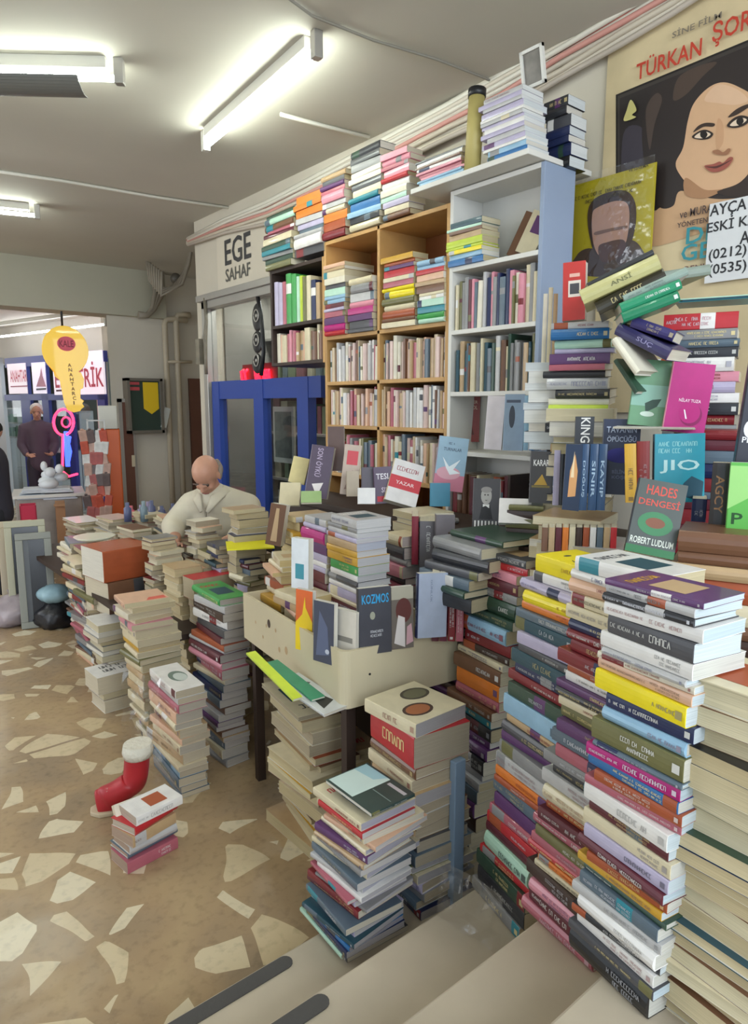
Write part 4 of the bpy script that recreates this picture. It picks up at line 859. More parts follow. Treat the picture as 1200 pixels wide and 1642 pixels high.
# ------------------------------------------------------------------ right front: piles on the steps
G = 'white'
r1 = ['purple', 'light grey', 'charcoal', 'white', 'dark grey', 'white', 'light grey', 'ivory', 'peach', 'yellow', 'navy', 'light blue', 'olive', 'slate', 'magenta', 'blue', 'rust', 'rose', 'white', 'maroon', 'cream', 'lilac', 'maroon',
      'rust', 'mustard', 'dark green', 'slate', 'light grey', 'white', 'charcoal', 'white', 'dark grey', 'black']
t1 = [.5, .7, .7, 1.1, 1.6, 1.3, .6, .6, .9, 1.7, 1.3, 1.2, 1.9, .5, 1.1, 1.0, 1.0, .8, 1.5, 1.0, 1.3, 1.2, 1.0, .9, .8, .6, 1.2, .9, 1.4, .7, 1.1, .9, 2.2]
s1 = {9: [('KOLEKSİYON', .3, .85, .3, .6, 'dark grey', -1)][:0]}
stack('tall leaning pile at the right front', (1045, 1640, .6), (1128, 968), 1013, 1196, 9, 'L', r1, thick=t1, mess=.006, rot=3.5, pages=['b9c7cd', 'c6ced0', 'c9c6bb', 'bfc9cc'], hardp=.12, AB=(.185, .125), force=True)  # bluish daylight on the page ends is put into the page colours
stack('pale pile at the right edge of the picture', (1235, 1760, .6), (1300, 1150), 1168, 1400, 6, 'F', ['cream', 'brown', 'tan', 'black', 'cream', 'olive', 'cream', 'dark green', 'navy', 'cream', 'tan', 'brown', 'cream', 'dark teal', 'cream', 'brown', 'cream', 'tan', 'brown', 'cream'], mess=.012, rot=4, AB=(.25, .17), pages=['d2c29c', 'c8b68e', 'd6caa8'], force=True)
m1 = ['yellow', 'white', 'lilac', 'yellow', 'orange', 'slate', 'dark teal', 'lilac', 'dark grey', 'dark teal', 'navy', 'dark red', 'dark green', 'light blue', 'tan', 'dark grey', 'purple', 'grey', 'light grey', 'orange', 'rust', 'slate', 'purple', 'rose', 'red', 'maroon', 'mint', 'red', 'dark green', 'charcoal', 'grey']
tm1 = [1.5, .9, .9, 1.1, .7, .8, 1.2, 1.1, .7, 1.3, .9, .9, 1.3, 1.8, .7, 1.1, .9, 1.2, 1.3, .9, .6, 1.2, 1.3, 1.0, 1.1, .9, 1.6, .8, 1.5, 1.6, 1.3]
sm = {0: [('p', [(.02, .02), (.98, .02), (.98, .98), (.02, .98)], 'yellow'), ('e', .42, .72, .09, .035, 'charcoal'), ('e', .75, .62, .09, .03, 'charcoal'), ('e', .45, .34, .30, .22, 'charcoal'), ('e', .47, .38, .27, .21, 'yellow'), ('e', .5, .20, .14, .03, 'charcoal')]}
stack('middle pile topped by the yellow smiling book', (838, 1512, .3), (948, 914), 845, 966, 13, 'L', m1, thick=tm1, mess=.006, rot=2.5, pages=PAGEC, hardp=.15, arts=sm, AB=(.21, .13), force=True)
m0 = ['dark grey', 'red', 'pink', 'maroon', 'grey', 'dark green', 'dark green', 'light blue', 'dark red', 'dark brown', 'cream', 'brown', 'orange', 'rose', 'brown', 'teal', 'charcoal', 'purple', 'purple', 'charcoal', 'grey', 'light grey', 'slate', 'purple', 'dark brown', 'grey', 'slate', 'grey']
stack('dark red pile left of the smiling book', (745, 1390, .15), (842, 900), 738, 862, 10, 'L', m0, mess=.008, rot=3, hardp=.2, AB=(.23, .15), force=True)
m2_ = ['white', 'white', 'peach', 'cream', 'cream', 'navy', 'dark red', 'dark red', 'dark red', 'rust', 'white', 'purple', 'charcoal', 'cream', 'olive', 'purple', 'slate', 'rose', 'grey', 'charcoal', 'light grey', 'cream', 'rust', 'maroon', 'rose', 'olive', 'rose', 'red', 'orange', 'cream', 'dark brown', 'pink', 'maroon', 'rose']
stack('narrow pile right of the yellow smiling book', (945, 1560, .45), (1062, 925), 950, 1085, 11, 'L', m2_, mess=.006, rot=2.5, AB=(.21, .13), force=True)
stack('maroon pile behind the box of books', (728, 1200, .45), (758, 905), 690, 800, 8, 'L', ['lilac', 'maroon', 'purple', 'charcoal', 'maroon', 'dark red', 'purple', 'maroon', 'dark brown', 'maroon'], mess=.01, rot=4, AB=(.22, .15))
stack('flat dark magazines behind the dark red pile', (760, 'd', 2.1, 1.0), (805, 872), 700, 850, 6, 'L', ['dark green', 'grey', 'charcoal', 'dark grey', 'slate'], mess=.03, rot=14, AB=(.26, .2))
stack('heap of brown volumes behind the tall right pile', (1250, 'd', 1.62, .6), (1245, 862), 1096, 1290, -20, 'L', ['brown', 'brown', 'tan', 'rust', 'cream', 'brown', 'dark brown', 'tan', 'maroon', 'brown', 'tan', 'brown'], mess=.006, rot=1.5, AB=(.19, .15), hard0=True, sarts={0: [('SONSUZ GEZİ', .3, .97, .35, .7, 'd8c4b4', -1)], 1: [('KÖŞE  VE KAPI', .35, .97, .35, .65, 'd8c4b4', -1)]})
stack('low brown pile under the navy boxed set', (968, 'd', 2.0, 1.06), (965, 836), 866, 1003, -18, 'F', ['tan', 'brown', 'tan', 'cream'], mess=.004, AB=(.2, .2))
stack('pale volumes lying behind the smiling book', (1000, 'd', 1.9, .9), (1005, 884), 880, 1075, -20, 'F', ['light grey', 'brown', 'charcoal', 'maroon', 'dark brown', 'brown'], mess=.006, AB=(.24, .2))
for i in range(11):
    u = 868 + i * 11; spine_out('%s paperback in the row behind the smiling book, %s' % (['brown', 'tan', 'maroon', 'orange', 'cream', 'dark brown', 'rust', 'white', 'slate', 'tan', 'red'][i], ORL[i]), u, u + 10, 884, 846, 1.93, .1, ['brown', 'tan', 'maroon', 'orange', 'cream', 'dark brown', 'rust', 'white', 'slate', 'tan', 'red'][i], group='small paperbacks behind the smiling book', force=False)
# things wrapped at the foot
stack('wrapped grey pile on the second step below the mint book', (820, 'd', 1.83, .3), (862, 1452), 742, 872, 13, 'L', ['dark green', 'grey', 'charcoal'], AB=(.22, .14), hard0=False) if False else None

# ------------------------------------------------------------------ heap on the cabinet, right of the white bookcase
def st(label, *a, **k): return standing(label, *a, **k)
lud = [('t', 'HADES', .2, .80, .82, .93, 'c8493a'), ('t', 'DENGESİ', .08, .65, .92, .77, 'c8493a'), ('e', .5, .42, .36, .16, '3c7a50'), ('e', .5, .43, .2, .07, '7c4a33'), ('t', 'ROBERT LUDLUM', .06, .13, .94, .22, 'd8dcd0'), ('r', .0, .0, 1, .1, '2f7044')]
st('dark green thriller standing in front, red title over white author name', 1002, 1082, 882, 768, 1.62, .03, '4a4f4a', yaw=-6, back=16, roll=-9, art=lud, spine='charcoal')
st('turquoise book with large outlined letters standing behind the green thriller', 1048, 1130, 805, 697, 1.95, .03, '2298ad', yaw=-8, back=6, roll=2, art=[('t', 'JIO', .12, .42, .9, .62, 'bfe3e3'), ('g', .1, .72, .9, .92, '8fd0d4', 2), ('p', [(.45, .1), (.95, .02), (.98, .3), (.75, .38), (.6, .28)], '1d4a5c')], spine='dark teal')
st('magenta novel standing beside the pale green one', 1062, 1130, 690, 578, 2.08, .03, 'magenta', yaw=-5, back=5, roll=-6, art=[('t', 'NİLAY TUZA', .28, .44, .8, .5, 'f0d5e0'), ('e', .62, .26, .26, .16, '8a1458'), ('e', .58, .29, .25, .15, 'b51c76'), ('p', [(.5, .2), (.54, .2), (.46, .33), (.43, .33)], 'f2e8ee')], spine='pink')
st('pale green novel standing left of the magenta one', 1007, 1064, 680, 574, 2.12, .03, '6b9a72', yaw=-5, back=5, roll=-5, art=[('r', 0, .3, 1, .62, '8db8a4'), ('p', [(.45, .2), (.75, .3), (.85, .42), (.6, .4), (.4, .34)], '2d4a3c'), ('e', .5, .18, .2, .04, 'cfe0d0')])
stack('thin white booklets lying under the pale green novel', (1112, 'd', 2.02, 1.585), (1108, 686), 1008, 1118, -24, 'F', ['white', 'light grey'], AB=(.2, .16))
st('navy thriller with pale blue title standing under the pale green novel', 962, 1022, 792, 672, 2.14, .04, '252c48', yaw=0, back=4, art=[('t', 'TAVANIN', .1, .82, .9, .9, 'b9c2d8'), ('t', 'ÖPÜCÜĞÜ', .12, .70, .9, .79, 'b9c2d8'), ('t', 'BİLİNMEZ', .3, .28, .9, .34, '7e86a6'), ('t', 'KÖŞE', .3, .2, .7, .26, '7e86a6'), ('e', .5, .52, .4, .1, '34308a')], spine='charcoal')
st('black book with pale author name sideways on its cover', 918, 948, 790, 668, 2.18, .03, 'charcoal', yaw=0, back=3, art=[('v', 'KING', .3, .66, .8, .985, 'e6e2dc')])
for i, (u, t_) in enumerate(((927, ''), (942, ''), (956, ''))):
    spine_out('dark blue spine of the boxed set of three novels, %s' % ORL[i], u, u + 14, 818, 712, 1.98, .13, '1f4166', group='navy boxed set', sart=[(['DOĞUŞ', 'SINIR', 'KAYIP'][i], .2, .75, .3, .7, '9fb6cc', -1)])
st('blue book with a golden figure on its cover beside the navy set', 901, 928, 817, 712, 2.0, .02, '2a3a55', yaw=25, back=3, art=[('p', [(.3, .2), (.75, .22), (.8, .6), (.6, .85), (.35, .6)], 'd8a06a'), ('p', [(.4, .5), (.6, .5), (.55, .9)], 'f0d8b0')])
spine_out('mustard and gold tall book leaning between the navy set and the turquoise book', 1003, 1022, 806, 712, 1.92, .14, 'mustard', roll=-4); spine_out('dark red tall book beside the mustard one', 1021, 1042, 806, 708, 1.95, .14, '8a2620', roll=-3)
st('black tall book with a white logo at the right edge', 1178, 1240, 746, 556, 1.78, .03, '23222e', yaw=-10, back=2, roll=-4, art=[('t', 'L', .25, .66, .5, .72, 'e8e8ec'), ('e', .3, .32, .2, .08, 'd8d8dc'), ('t', 'PEGAS', .1, .2, .8, .25, 'e0e0e4')])
spine_out('dark spine with brown upright letters left of the bright green book', 1136, 1164, 842, 742, 1.74, .13, '2c2624', sart=[('AGCY', .2, .8, .25, .75, 'a5764e', -1)])
st('bright green book standing near the right edge', 1164, 1216, 848, 742, 1.7, .03, '5fb24a', yaw=0, back=3, art=[('p', [(.0, .3), (.7, .5), (.7, .95), (0, .95)], '9ad07a'), ('t', 'P', .15, .08, .5, .25, '1f4a22')])
spine_out('dark blue book lying under the turquoise one', 1108, 1132, 836, 800, 1.85, .15, 'navy')
stack('books behind the turquoise book, red topped', (1190, 'd', 2.15, 1.22), (1188, 690), 1108, 1196, -22, 'L', ['dark red', 'maroon', 'slate', 'navy'], AB=(.18, .14))
# the heap above, to the left: pale spines
stack('slanted upper pile right of the white bookcase', (985, 'd', 2.32, 1.48), (978, 512), 900, 1002, -26, 'L', ['light grey', 'blue', 'mint', 'lilac', 'purple', 'rose', 'charcoal', 'light grey', 'charcoal', 'ivory', 'lime', 'mustard', 'charcoal', 'cream', 'tan', 'grey'], mess=.014, rot=6, AB=(.19, .15), tilt=-3, force=True)
stack('white stack at the foot of the grey-blue panel', (905, 'd', 2.4, 1.5), (905, 580), 862, 925, -30, 'F', ['white', 'white', 'white', 'charcoal'], mess=.003, AB=(.13, .16), hardp=0, pages=PAGEW)
stack('grey pile under the white page-edge stack', (985, 'd', 2.28, 1.22), (985, 655), 900, 1010, -26, 'F', ['ivory', 'brown', 'white', 'olive', 'charcoal', 'grey', 'brown'], mess=.012, AB=(.2, .18))
stack('right pile of the heap under the red book', (1184, 'd', 2.34, 1.5), (1182, 498), 1072, 1200, -22, 'L', ['red', 'grey', 'slate', 'charcoal', 'white', 'pink', 'lilac', 'white', 'charcoal', 'dark red', 'grey', 'light grey', 'brown'], thick=[1.6, 1, .8, 1, 1.4, 1, 1.1, 1, 1.2, 1, 1, 1, 1], mess=.008, rot=2, AB=(.205, .14), force=True)
stack('teal pair on top of the right pile of the heap', (1215, 'd', 2.34, 1.96), (1225, 470), 1092, 1250, -22, 'L', ['mint', 'dark teal', 'teal'], mess=.004, AB=(.25, .15))
def lying(label, ua, va, ub, vb, dist0, dist1, w, t, col, spine=None, tip=0, art=None, sart=None, hard=True, pages='cfc7b5', group=None):
    """a book lying with its spine towards the camera, the foot of the spine running from pixel a to pixel b"""
    a = atd(ua, va, dist0); b = atd(ub, vb, dist1); Y = (b - a); l = Y.length; Y.normalize(); mid = (a + b) / 2; away = Vector((mid.x, mid.y, 0)).normalized()
    Zv = Vector((0, 0, 1)); X = Y.cross(Zv).normalized()
    if X.dot(away) < 0: a, b = b, a; Y = -Y; X = -X
    Zv = X.cross(Y)
    if tip: q = Matrix.Rotation(R(tip), 3, Y); X = q @ X; Zv = q @ Zv
    M = Matrix.Identity(4)
    for k in range(3): M[k][0] = X[k]; M[k][1] = Y[k]; M[k][2] = Zv[k]; M[k][3] = a[k]
    add_book(M, w, l, t, col, label, group, spine=spine, hard=hard, pages=pages, art=art, sart=sart, force=True)
lying('thick khaki encyclopedia lying slanted on top of the heap', 937, 488, 1062, 430, 2.1, 2.1, .19, .042, 'c0b878', spine='b9b27a', sart=[('ANSİ', .35, .62, .3, .7, '6b6a42', -1)])
lying('dark khaki book lying slanted under the encyclopedia', 962, 505, 1072, 450, 2.12, 2.12, .19, .038, '4b4636', spine='3d382c')
lying('thin dark book on top of the slanted encyclopedia', 945, 462, 1050, 408, 2.16, 2.18, .18, .016, 'charcoal')
lying('grey book sloping above the green pair', 1003, 486, 1105, 440, 2.08, 2.1, .2, .022, 'light grey', spine='8fa096')
lying('upper bright green book of the sloping pair', 998, 501, 1095, 462, 2.05, 2.07, .18, .026, '1f8a62'); lying('lower bright green book of the sloping pair', 1001, 517, 1092, 482, 2.05, 2.07, .18, .028, '187a55')
lying('pale grey book beyond the khaki encyclopedia, page edges out', 1062, 452, 1140, 440, 2.3, 2.35, .2, .03, 'dark green', spine='8a958a')
st('red tin-like book with a white square standing by the grey-blue panel', 902, 938, 515, 420, 2.42, .04, 'c63a35', yaw=10, back=2, roll=2, art=[('r', .25, .4, .8, .68, 'e8dcd0'), ('r', .32, .45, .73, .63, '4a4a50'), ('r', .3, .74, .75, .8, 'e0b0a0')])
lying('purple book fallen across the gap in the heap', 985, 536, 1068, 578, 2.12, 2.06, .15, .035, '37325c', sart=[('SUÇ', .3, .6, .3, .7, '8f8ab0', -1)]); lying('navy book fallen above the purple one', 1010, 524, 1078, 548, 2.1, 2.08, .15, .03, '3b3468')
lying('cream book wedged steeply in the gap of the heap', 980, 548, 1018, 602, 2.1, 2.06, .15, .02, 'ivory')
lying('dark green book wedged steeply behind the cream one', 984, 580, 1018, 632, 2.14, 2.1, .15, .014, 'dark green')
for i, c in enumerate(['ivory', 'cream', 'tan']): spine_out('tall %s book upright beside the foot of the grey-blue panel' % c, 868 + i * 8, 875 + i * 8, 582, 470 - 10 * (i == 1), 2.52, .16, c)
# white bookcase, covers facing out on the fourth shelf
st('red paperback facing out on the white bookcase, white lettering', 729, 768, 708, 632, 2.98, .03, '8c3430', yaw=12, back=4, art=[('t', 'GÖLGELER', .1, .8, .9, .88, 'd8b8a0'), ('t', 'UZUN YOL', .1, .68, .9, .76, 'd8b8a0'), ('p', [(.2, .15), (.8, .15), (.6, .5), (.3, .45)], '5e2420')])
st('white magazine facing out on the white bookcase with a pink keyhole shape', 776, 804, 720, 634, 2.9, .02, 'e2d8dc', yaw=12, back=5, roll=-2, art=[('e', .5, .7, .22, .12, 'c08a94'), ('e', .5, .7, .14, .08, 'e2d8dc'), ('r', .3, .42, .7, .5, '4a4448')])
st('grey-blue album facing out on the white bookcase', 806, 838, 722, 632, 2.86, .02, '8fa2b8', yaw=12, back=5, art=[('e', .4, .6, .15, .2, '3f4450'), ('r', .1, .85, .8, .9, '50586a')])
for i, c in enumerate(['light blue', 'blue', 'slate']): spine_out('%s tall spine at the right end of the white bookcase display' % c, 839 + 9 * i, 847 + 9 * i, 722, 634, 2.8, .16, c)
for i, c in enumerate(['white', 'charcoal', 'navy', 'navy', 'slate', 'dark green']): spine_out('%s tall spine standing right of the white bookcase, %s' % (c, ORL[i]), 868 + 9 * i, 876 + 9 * i, 722 + 2 * i, 630 + 2 * i, 2.5, .16, c, group='tall spines right of the white bookcase')
# portrait books in front of the white bookcase
st('book with a black and white portrait of a man in a bow tie', 757, 800, 848, 768, 2.46, .03, '3b3534', yaw=5, back=6, art=[('e', .5, .66, .2, .17, 'a8a39d'), ('e', .5, .78, .2, .06, '8d8883'), ('p', [(.25, .2), (.75, .2), (.65, .48), (.35, .48)], '1e1b1c'), ('p', [(.38, .44), (.62, .5), (.62, .42), (.38, .5)], 'e8e6e2'), ('e', .45, .68, .03, .015, '3b3534'), ('e', .56, .68, .03, .015, '3b3534'), ('p', [(.44, .58), (.56, .58), (.5, .56)], '5a5450')] + [('r', .08 + .13 * k, .03, .14 + .13 * k, .17, 'd8d6d2') for k in range(7)])
st('white booklet with a red band lying open beside the portrait book', 800, 852, 838, 802, 2.3, .02, 'ece6e2', yaw=0, back=30, art=[('r', .08, .5, .6, .7, 'b8524c')])
st('dark thriller with a yellow glow and white title', 848, 884, 806, 724, 2.32, .03, '3c3632', yaw=5, back=4, art=[('t', 'KARAR', .15, .72, .85, .84, 'e6e4e0'), ('p', [(.2, .35), (.8, .35), (.55, .56)], 'c8a040'), ('r', .1, .3, .9, .34, '8a7a40')])
spine_out('black and white spine leaning right of the dark thriller', 886, 896, 810, 722, 2.28, .13, 'lilac'); spine_out('charcoal spine beside the dark thriller', 896, 903, 810, 728, 2.28, .13, 'charcoal')
stack('small olive box-like volumes right of the portrait book', (872, 'd', 2.3, 1.2), (872, 812), 830, 880, -28, 'L', ['olive', 'dark brown'], AB=(.12, .1))
# display row in front of the pine bookcase
st('pale blue book with a crane and pink flowers', 694, 742, 784, 698, 2.62, .03, '8fb0c4', yaw=-4, back=6, roll=-7, art=[('r', 0, 0, 1, .3, 'c9788c'), ('e', .45, .33, .4, .12, 'd8a0ac'), ('p', [(.2, .62), (.45, .45), (.8, .6), (.6, .4), (.85, .35), (.5, .3), (.35, .42)], 'e8eef0'), ('t', 'TURNALAR', .2, .74, .8, .8, '3a5064'), ('g', .35, .86, .65, .92, '3a5064', 1)], spine='9a8a98')
st('book with a blue cliff picture under the crane book', 690, 722, 812, 775, 2.56, .03, '2f7f9c', yaw=-4, back=6, art=[('p', [(.1, .1), (.9, .1), (.6, .8), (.3, .6)], 'bfe0ea')])
st('white and red book leaning back, cover with a red band', 617, 668, 800, 733, 2.62, .045, 'ebe6e4', yaw=-12, back=22, roll=-18, art=[('r', 0, .32, 1, .62, 'cf3b46'), ('g', .15, .75, .85, .9, 'b06a70', 1), ('t', 'YAZAR', .2, .43, .8, .51, 'f0d8d8')], spine='cream')
st('purple book with TESLA lettering and a red lower edge', 602, 640, 808, 750, 2.66, .03, '4c3350', yaw=-4, back=8, roll=3, art=[('t', 'TESLA', .1, .66, .9, .82, 'e6e0e6'), ('r', .1, .05, .9, .2, 'c22a3c'), ('t', 'SIRRI', .3, .3, .8, .44, 'd0c0d0')])
st('small black and white book left of the purple one', 580, 602, 800, 750, 2.7, .02, '59505a', yaw=0, back=8, art=[('t', 'SİS', .1, .55, .9, .75, 'dcd8dc'), ('t', 'SES', .1, .3, .9, .5, 'dcd8dc')])
st('pale book with a pink square leaning by the pine bookcase', 545, 572, 792, 712, 2.8, .03, 'c9b4a4', yaw=4, back=8, roll=-6, art=[('r', .2, .6, .85, .88, 'd4515a'), ('p', [(.2, .1), (.8, .15), (.6, .5)], '9a7f74')])
st('brown book standing by the left upright of the pine bookcase', 526, 552, 755, 684, 3.0, .03, '6a5048', yaw=6, back=3, art=[('r', .3, .5, .7, .9, 'a06058'), ('g', .2, .1, .8, .4, 'b09a88', 2)])
st('purple-grey book with lilac lettering and a white triangle', 488, 524, 795, 712, 2.9, .045, '5c4d60', yaw=10, back=10, roll=-8, art=[('v', 'SON ÖYKÜ', .3, .4, .6, .95, 'b9a8c0'), ('p', [(.25, .25), (.75, .3), (.55, .02)], 'ece4e2')], spine='8a7f86')
st('cream yellow book leaning behind the man', 462, 488, 772, 730, 3.05, .035, 'e0cf92', yaw=10, back=10, roll=-12, art=[('g', .15, .5, .85, .9, '7a6a3a', 3)])
st('small picture book with round brown motif', 556, 576, 796, 756, 2.72, .02, 'b9a890', yaw=0, back=8, art=[('e', .5, .6, .35, .25, '5a463c')]); st('white card book standing in front of the display row', 574, 602, 808, 783, 2.55, .02, 'ece8e4', yaw=0, back=15)
st('cream magazine leaning open on the pile right of the man', 447, 480, 810, 775, 2.95, .02, 'd8cba8', yaw=12, back=25, art=[('r', .1, .1, .9, .5, 'b09a70')]); st('green-topped leaflet lying by the cream magazine', 483, 516, 806, 790, 2.75, .01, '8fae6c', back=55)

# ------------------------------------------------------------------ the cream tray and its table
TZ = .70
c0 = atz(550, 1140, TZ); c1 = atz(392, 1022, TZ); c2 = c0 + Vector((1, 0, 0)) * .50
el = Vector((c1.x - c0.x, c1.y - c0.y, 0)); LL = el.length; el.normalize(); ew = Vector((el.y, -el.x, 0)); WW = .47; TH = .19
Mt = Matrix.Identity(4)
for k in range(3): Mt[k][0] = ew[k]; Mt[k][1] = el[k]; Mt[k][3] = (c0.x, c0.y, TZ)[k]
r = empty('storage_tray', mw=Mt, label='long cream plastic drawer-like tray holding books, rounded front corner', cat='tray'); m_tray = mat('tray_cream', 'cfc2a2', .5, noise=.08, nscale=4)
# walls as one strip with a rounded near corner
def trayring(off, h0, h1, m):
    rr_ = .03; pts = [(WW - off, LL - off), (off, LL - off)] ; pts += [(off + rr_ - rr_ * cos(a), off + rr_ - rr_ * sin(a)) for a in [pi / 2 * k / 5 for k in range(6)]]; pts += [(WW - off, off)]
    n = len(m.v); m.v += [(p[0], p[1], h0) for p in pts] + [(p[0], p[1], h1) for p in pts]; return n, len(pts)
m = MB(); n0, k = trayring(0, 0, TH, m); n1, _ = trayring(.012, .01, TH, m)
for i in range(k):
    j = (i + 1) % k; m.face((n0 + i, n0 + j, n0 + k + j, n0 + k + i), None, smooth=False); m.face((n1 + j, n1 + i, n1 + k + i, n1 + k + j)); m.face((n0 + k + i, n0 + k + j, n1 + k + j, n1 + k + i))
m.face(list(range(n0 + k - 1, n0 - 1, -1))); m.face(list(range(n1, n1 + k))); m.build('tray_body', m_tray, r)
for (y, z, rx) in ((.56, .13, .014), (.50, .12, .007), (.47, .055, .009), (.585, .115, .006), (.41, .07, .013), (.62, .06, .006), (.69, .1, .006)):
    m = MB(); m.poly([(-.0006, y + rx * cos(2 * pi * q / 12), z + rx * 1.2 * sin(2 * pi * q / 12)) for q in range(12)], cc('dark brown' if rx > .01 and z > .1 else 'tan')); m.build('hole', M_PRINT, r)
MB().tube([(.1, -.0, .10), (.1, -.002, .10)], .004, 8).build('rivet', m_black, r)
r = empty('folding_table', (c0.x + ew.x * .3 + el.x * .45, c0.y + ew.y * .3 + el.y * .45, 0), 'dark folding table under the cream tray', 'table'); o = Vector(r.location); m = MB()
Ml = Matrix.Translation(Vector((c0.x, c0.y, 0)) - o) @ Matrix(((ew.x, el.x, 0, 0), (ew.y, el.y, 0, 0), (0, 0, 1, 0), (0, 0, 0, 1)))
MB().box(.05, .08, TZ - .03, .62, .95, TZ - .001, Ml).build('table_top', m_dark, r)
for (x, y) in ((.09, .12), (.56, .12), (.09, .9), (.56, .9)):
    q = Ml @ Vector((x, y, 0)) + o; z0_ = .15 if q.y < 1.455 else 0
    MB().box(x - .018, y - .018, z0_, x + .018, y + .018, TZ - .03, Ml).build('leg', m_dark, r)
p = atz(730, 1448, .15); tag(MB().box(p.x - .022, p.y - .012, .15, p.x + .022, p.y + .012, .62).build('steel_post', mat('post_blue', '7d92a8', .4), None, .003), 'pale blue metal post standing on the steps beside the red book pile', 'post')
# books in the tray
def B(x, y): return Mt @ Vector((x, y, .012))
tr = 'tall pile in the cream tray'
stack(tr, (573, 'd', 2.30, TZ + .01), (573, 835), 503, 628, 6, 'L', ['light grey', 'grey', 'light grey', 'lilac', 'tan', 'mustard', 'mustard', 'green', 'white', 'dark grey', 'white', 'lilac', 'cream', 'maroon', 'red', 'pink', 'rose', 'grey', 'slate', 'cream', 'grey', 'tan'], mess=.004, rot=2, AB=(.2, .135), pages=['b9b6b6', 'c3c0be', 'aeb0bb'], hardp=.1, force=True)
stack('magenta and maroon pile in the cream tray', (520, 'd', 2.5, TZ + .01), (522, 835), 490, 580, 6, 'L', ['light grey', 'lilac', 'magenta', 'purple', 'lilac', 'white', 'lilac', 'maroon', 'maroon', 'purple', 'charcoal', 'charcoal', 'slate', 'grey', 'grey'], mess=.004, rot=2, AB=(.18, .13))
stack('pink-grey pile behind the tray', (655, 'd', 2.62, TZ), (650, 862), 618, 682, 6, 'L', ['cream', 'dark grey', 'grey', 'pink', 'charcoal', 'rose', 'grey', 'lilac', 'charcoal', 'grey', 'dark grey', 'grey'], mess=.012, rot=5, AB=(.14, .15), pages=['b8a9a2', 'c0b4ac'])
stack('grey-topped volumes behind the tray', (672, 'd', 2.72, .95), (668, 826), 622, 728, 10, 'R', ['cream', 'grey', 'tan'], AB=(.18, .2))
spine_out('thick grey album standing behind the tray', 672, 700, 950, 836, 2.6, .18, '6b666a', back=1); spine_out('dark red tall spine behind the tray', 660, 671, 905, 828, 2.62, .15, '8a2436', back=1)
st('large grey volume facing out behind the tray', 698, 728, 960, 826, 2.55, .04, '7a7377', yaw=-8, back=1, art=[('p', [(.3, .3), (.7, .25), (.6, .75), (.4, .7)], 'a09a9c')])
for i in range(4): spine_out('%s tall spine in the maroon set behind the pale blue book, %s' % (['maroon', 'maroon', 'dark red', 'rose'][i], ORL[i]), 692 + 13 * i, 704 + 13 * i, 1028, 918, 2.2, .16, ['maroon', '6b2238', 'dark red', 'rose'][i], back=0, group='maroon set behind the tray')
st('KOZMOS book with blue title standing at the tray corner', 577, 629, 1052, 946, 2.07, .02, '45454d', yaw=-22, back=3, art=[('t', 'KOZMOS', .1, .76, .93, .9, '2f9bd0'), ('g', .35, .26, .85, .38, 'b8b8bc', 2), ('e', .42, .58, .08, .06, '9a9a88')], spine='charcoal')
st('book with a red-haired figure in white robes', 629, 664, 1042, 944, 2.12, .02, '6d645c', yaw=-22, back=3, art=[('r', 0, .8, 1, 1, 'a8a290'), ('e', .55, .62, .36, .2, '5a2c28'), ('p', [(.1, .1), (.6, .02), (.6, .5), (.3, .55)], 'd0c8c4'), ('p', [(.65, .05), (.98, .1), (.9, .4), (.7, .35)], 'c49aa0')])
st('pale grey-blue plain book standing in the right of the tray', 669, 716, 1024, 922, 2.14, .025, 'a9b2c6', yaw=-22, back=3, roll=-2, art=[('v', 'GÜNLÜK', .42, .55, .5, .9, '7d879e')], spine='navy')
st('white book with a brown oval, standing at the tray corner', 536, 569, 1078, 975, 2.12, .02, 'd8d0c2', yaw=42, back=2, art=[('e', .45, .22, .26, .12, '5d4434'), ('r', .1, .52, .85, .6, '8a857c')])
st('dark blue-grey book standing in front of the tray pile', 502, 534, 1058, 962, 2.14, .02, '3c4052', yaw=42, back=2, art=[('p', [(.15, .1), (.8, .15), (.7, .6), (.3, .85)], '59617c'), ('e', .7, .2, .1, .04, 'c0c4d0')], spine='8b8486')
st('orange and yellow book standing on the left side of the tray', 474, 500, 1040, 944, 2.3, .02, 'e0641c', yaw=42, back=2, art=[('p', [(0, 0), (1, 0), (1, .5), (.6, .72), (.55, .9), (.4, .6), (0, .45)], 'f0cc18')])
st('white book with a teal rectangle standing tall in the tray', 467, 494, 942, 862, 2.42, .03, 'dfe3e6', yaw=38, back=2, art=[('r', .25, .2, .75, .5, '3f8f9e')])
stack('fanned cream paperbacks at the back of the tray', (440, 'd', 2.62, TZ), (452, 900), 398, 500, 12, 'L', ['cream', 'cream', 'peach', 'cream', 'rust', 'cream', 'mustard', 'cream', 'ivory', 'cream', 'tan', 'cream'], mess=.02, rot=12, AB=(.2, .13), pages=['d8c38e', 'd2bb84', 'dcca9c'], force=True)
stack('cream paperbacks in the middle of the tray', (478, 'd', 2.40, TZ), (478, 960), 425, 530, 10, 'L', ['cream', 'tan', 'peach', 'cream', 'dark brown', 'cream', 'mustard', 'cream'], mess=.02, rot=12, AB=(.2, .13), pages=['d8c38e', 'd2bb84'])
stack('browned pile right of the man', (470, 'd', 2.85, TZ), (478, 830), 440, 520, 8, 'R', ['tan', 'brown', 'mustard', 'cream', 'brown', 'mustard', 'tan', 'cream', 'brown'], mess=.02, rot=10, AB=(.16, .2), pages=['cbb07a', 'd6c291'])
st('brown patterned album leaning against the browned pile', 425, 450, 872, 806, 2.9, .05, '6b4a34', yaw=20, back=6, roll=-8, art=[('p', [(.3, .1), (.7, .1), (.6, .9), (.4, .9)], 'b59873')])

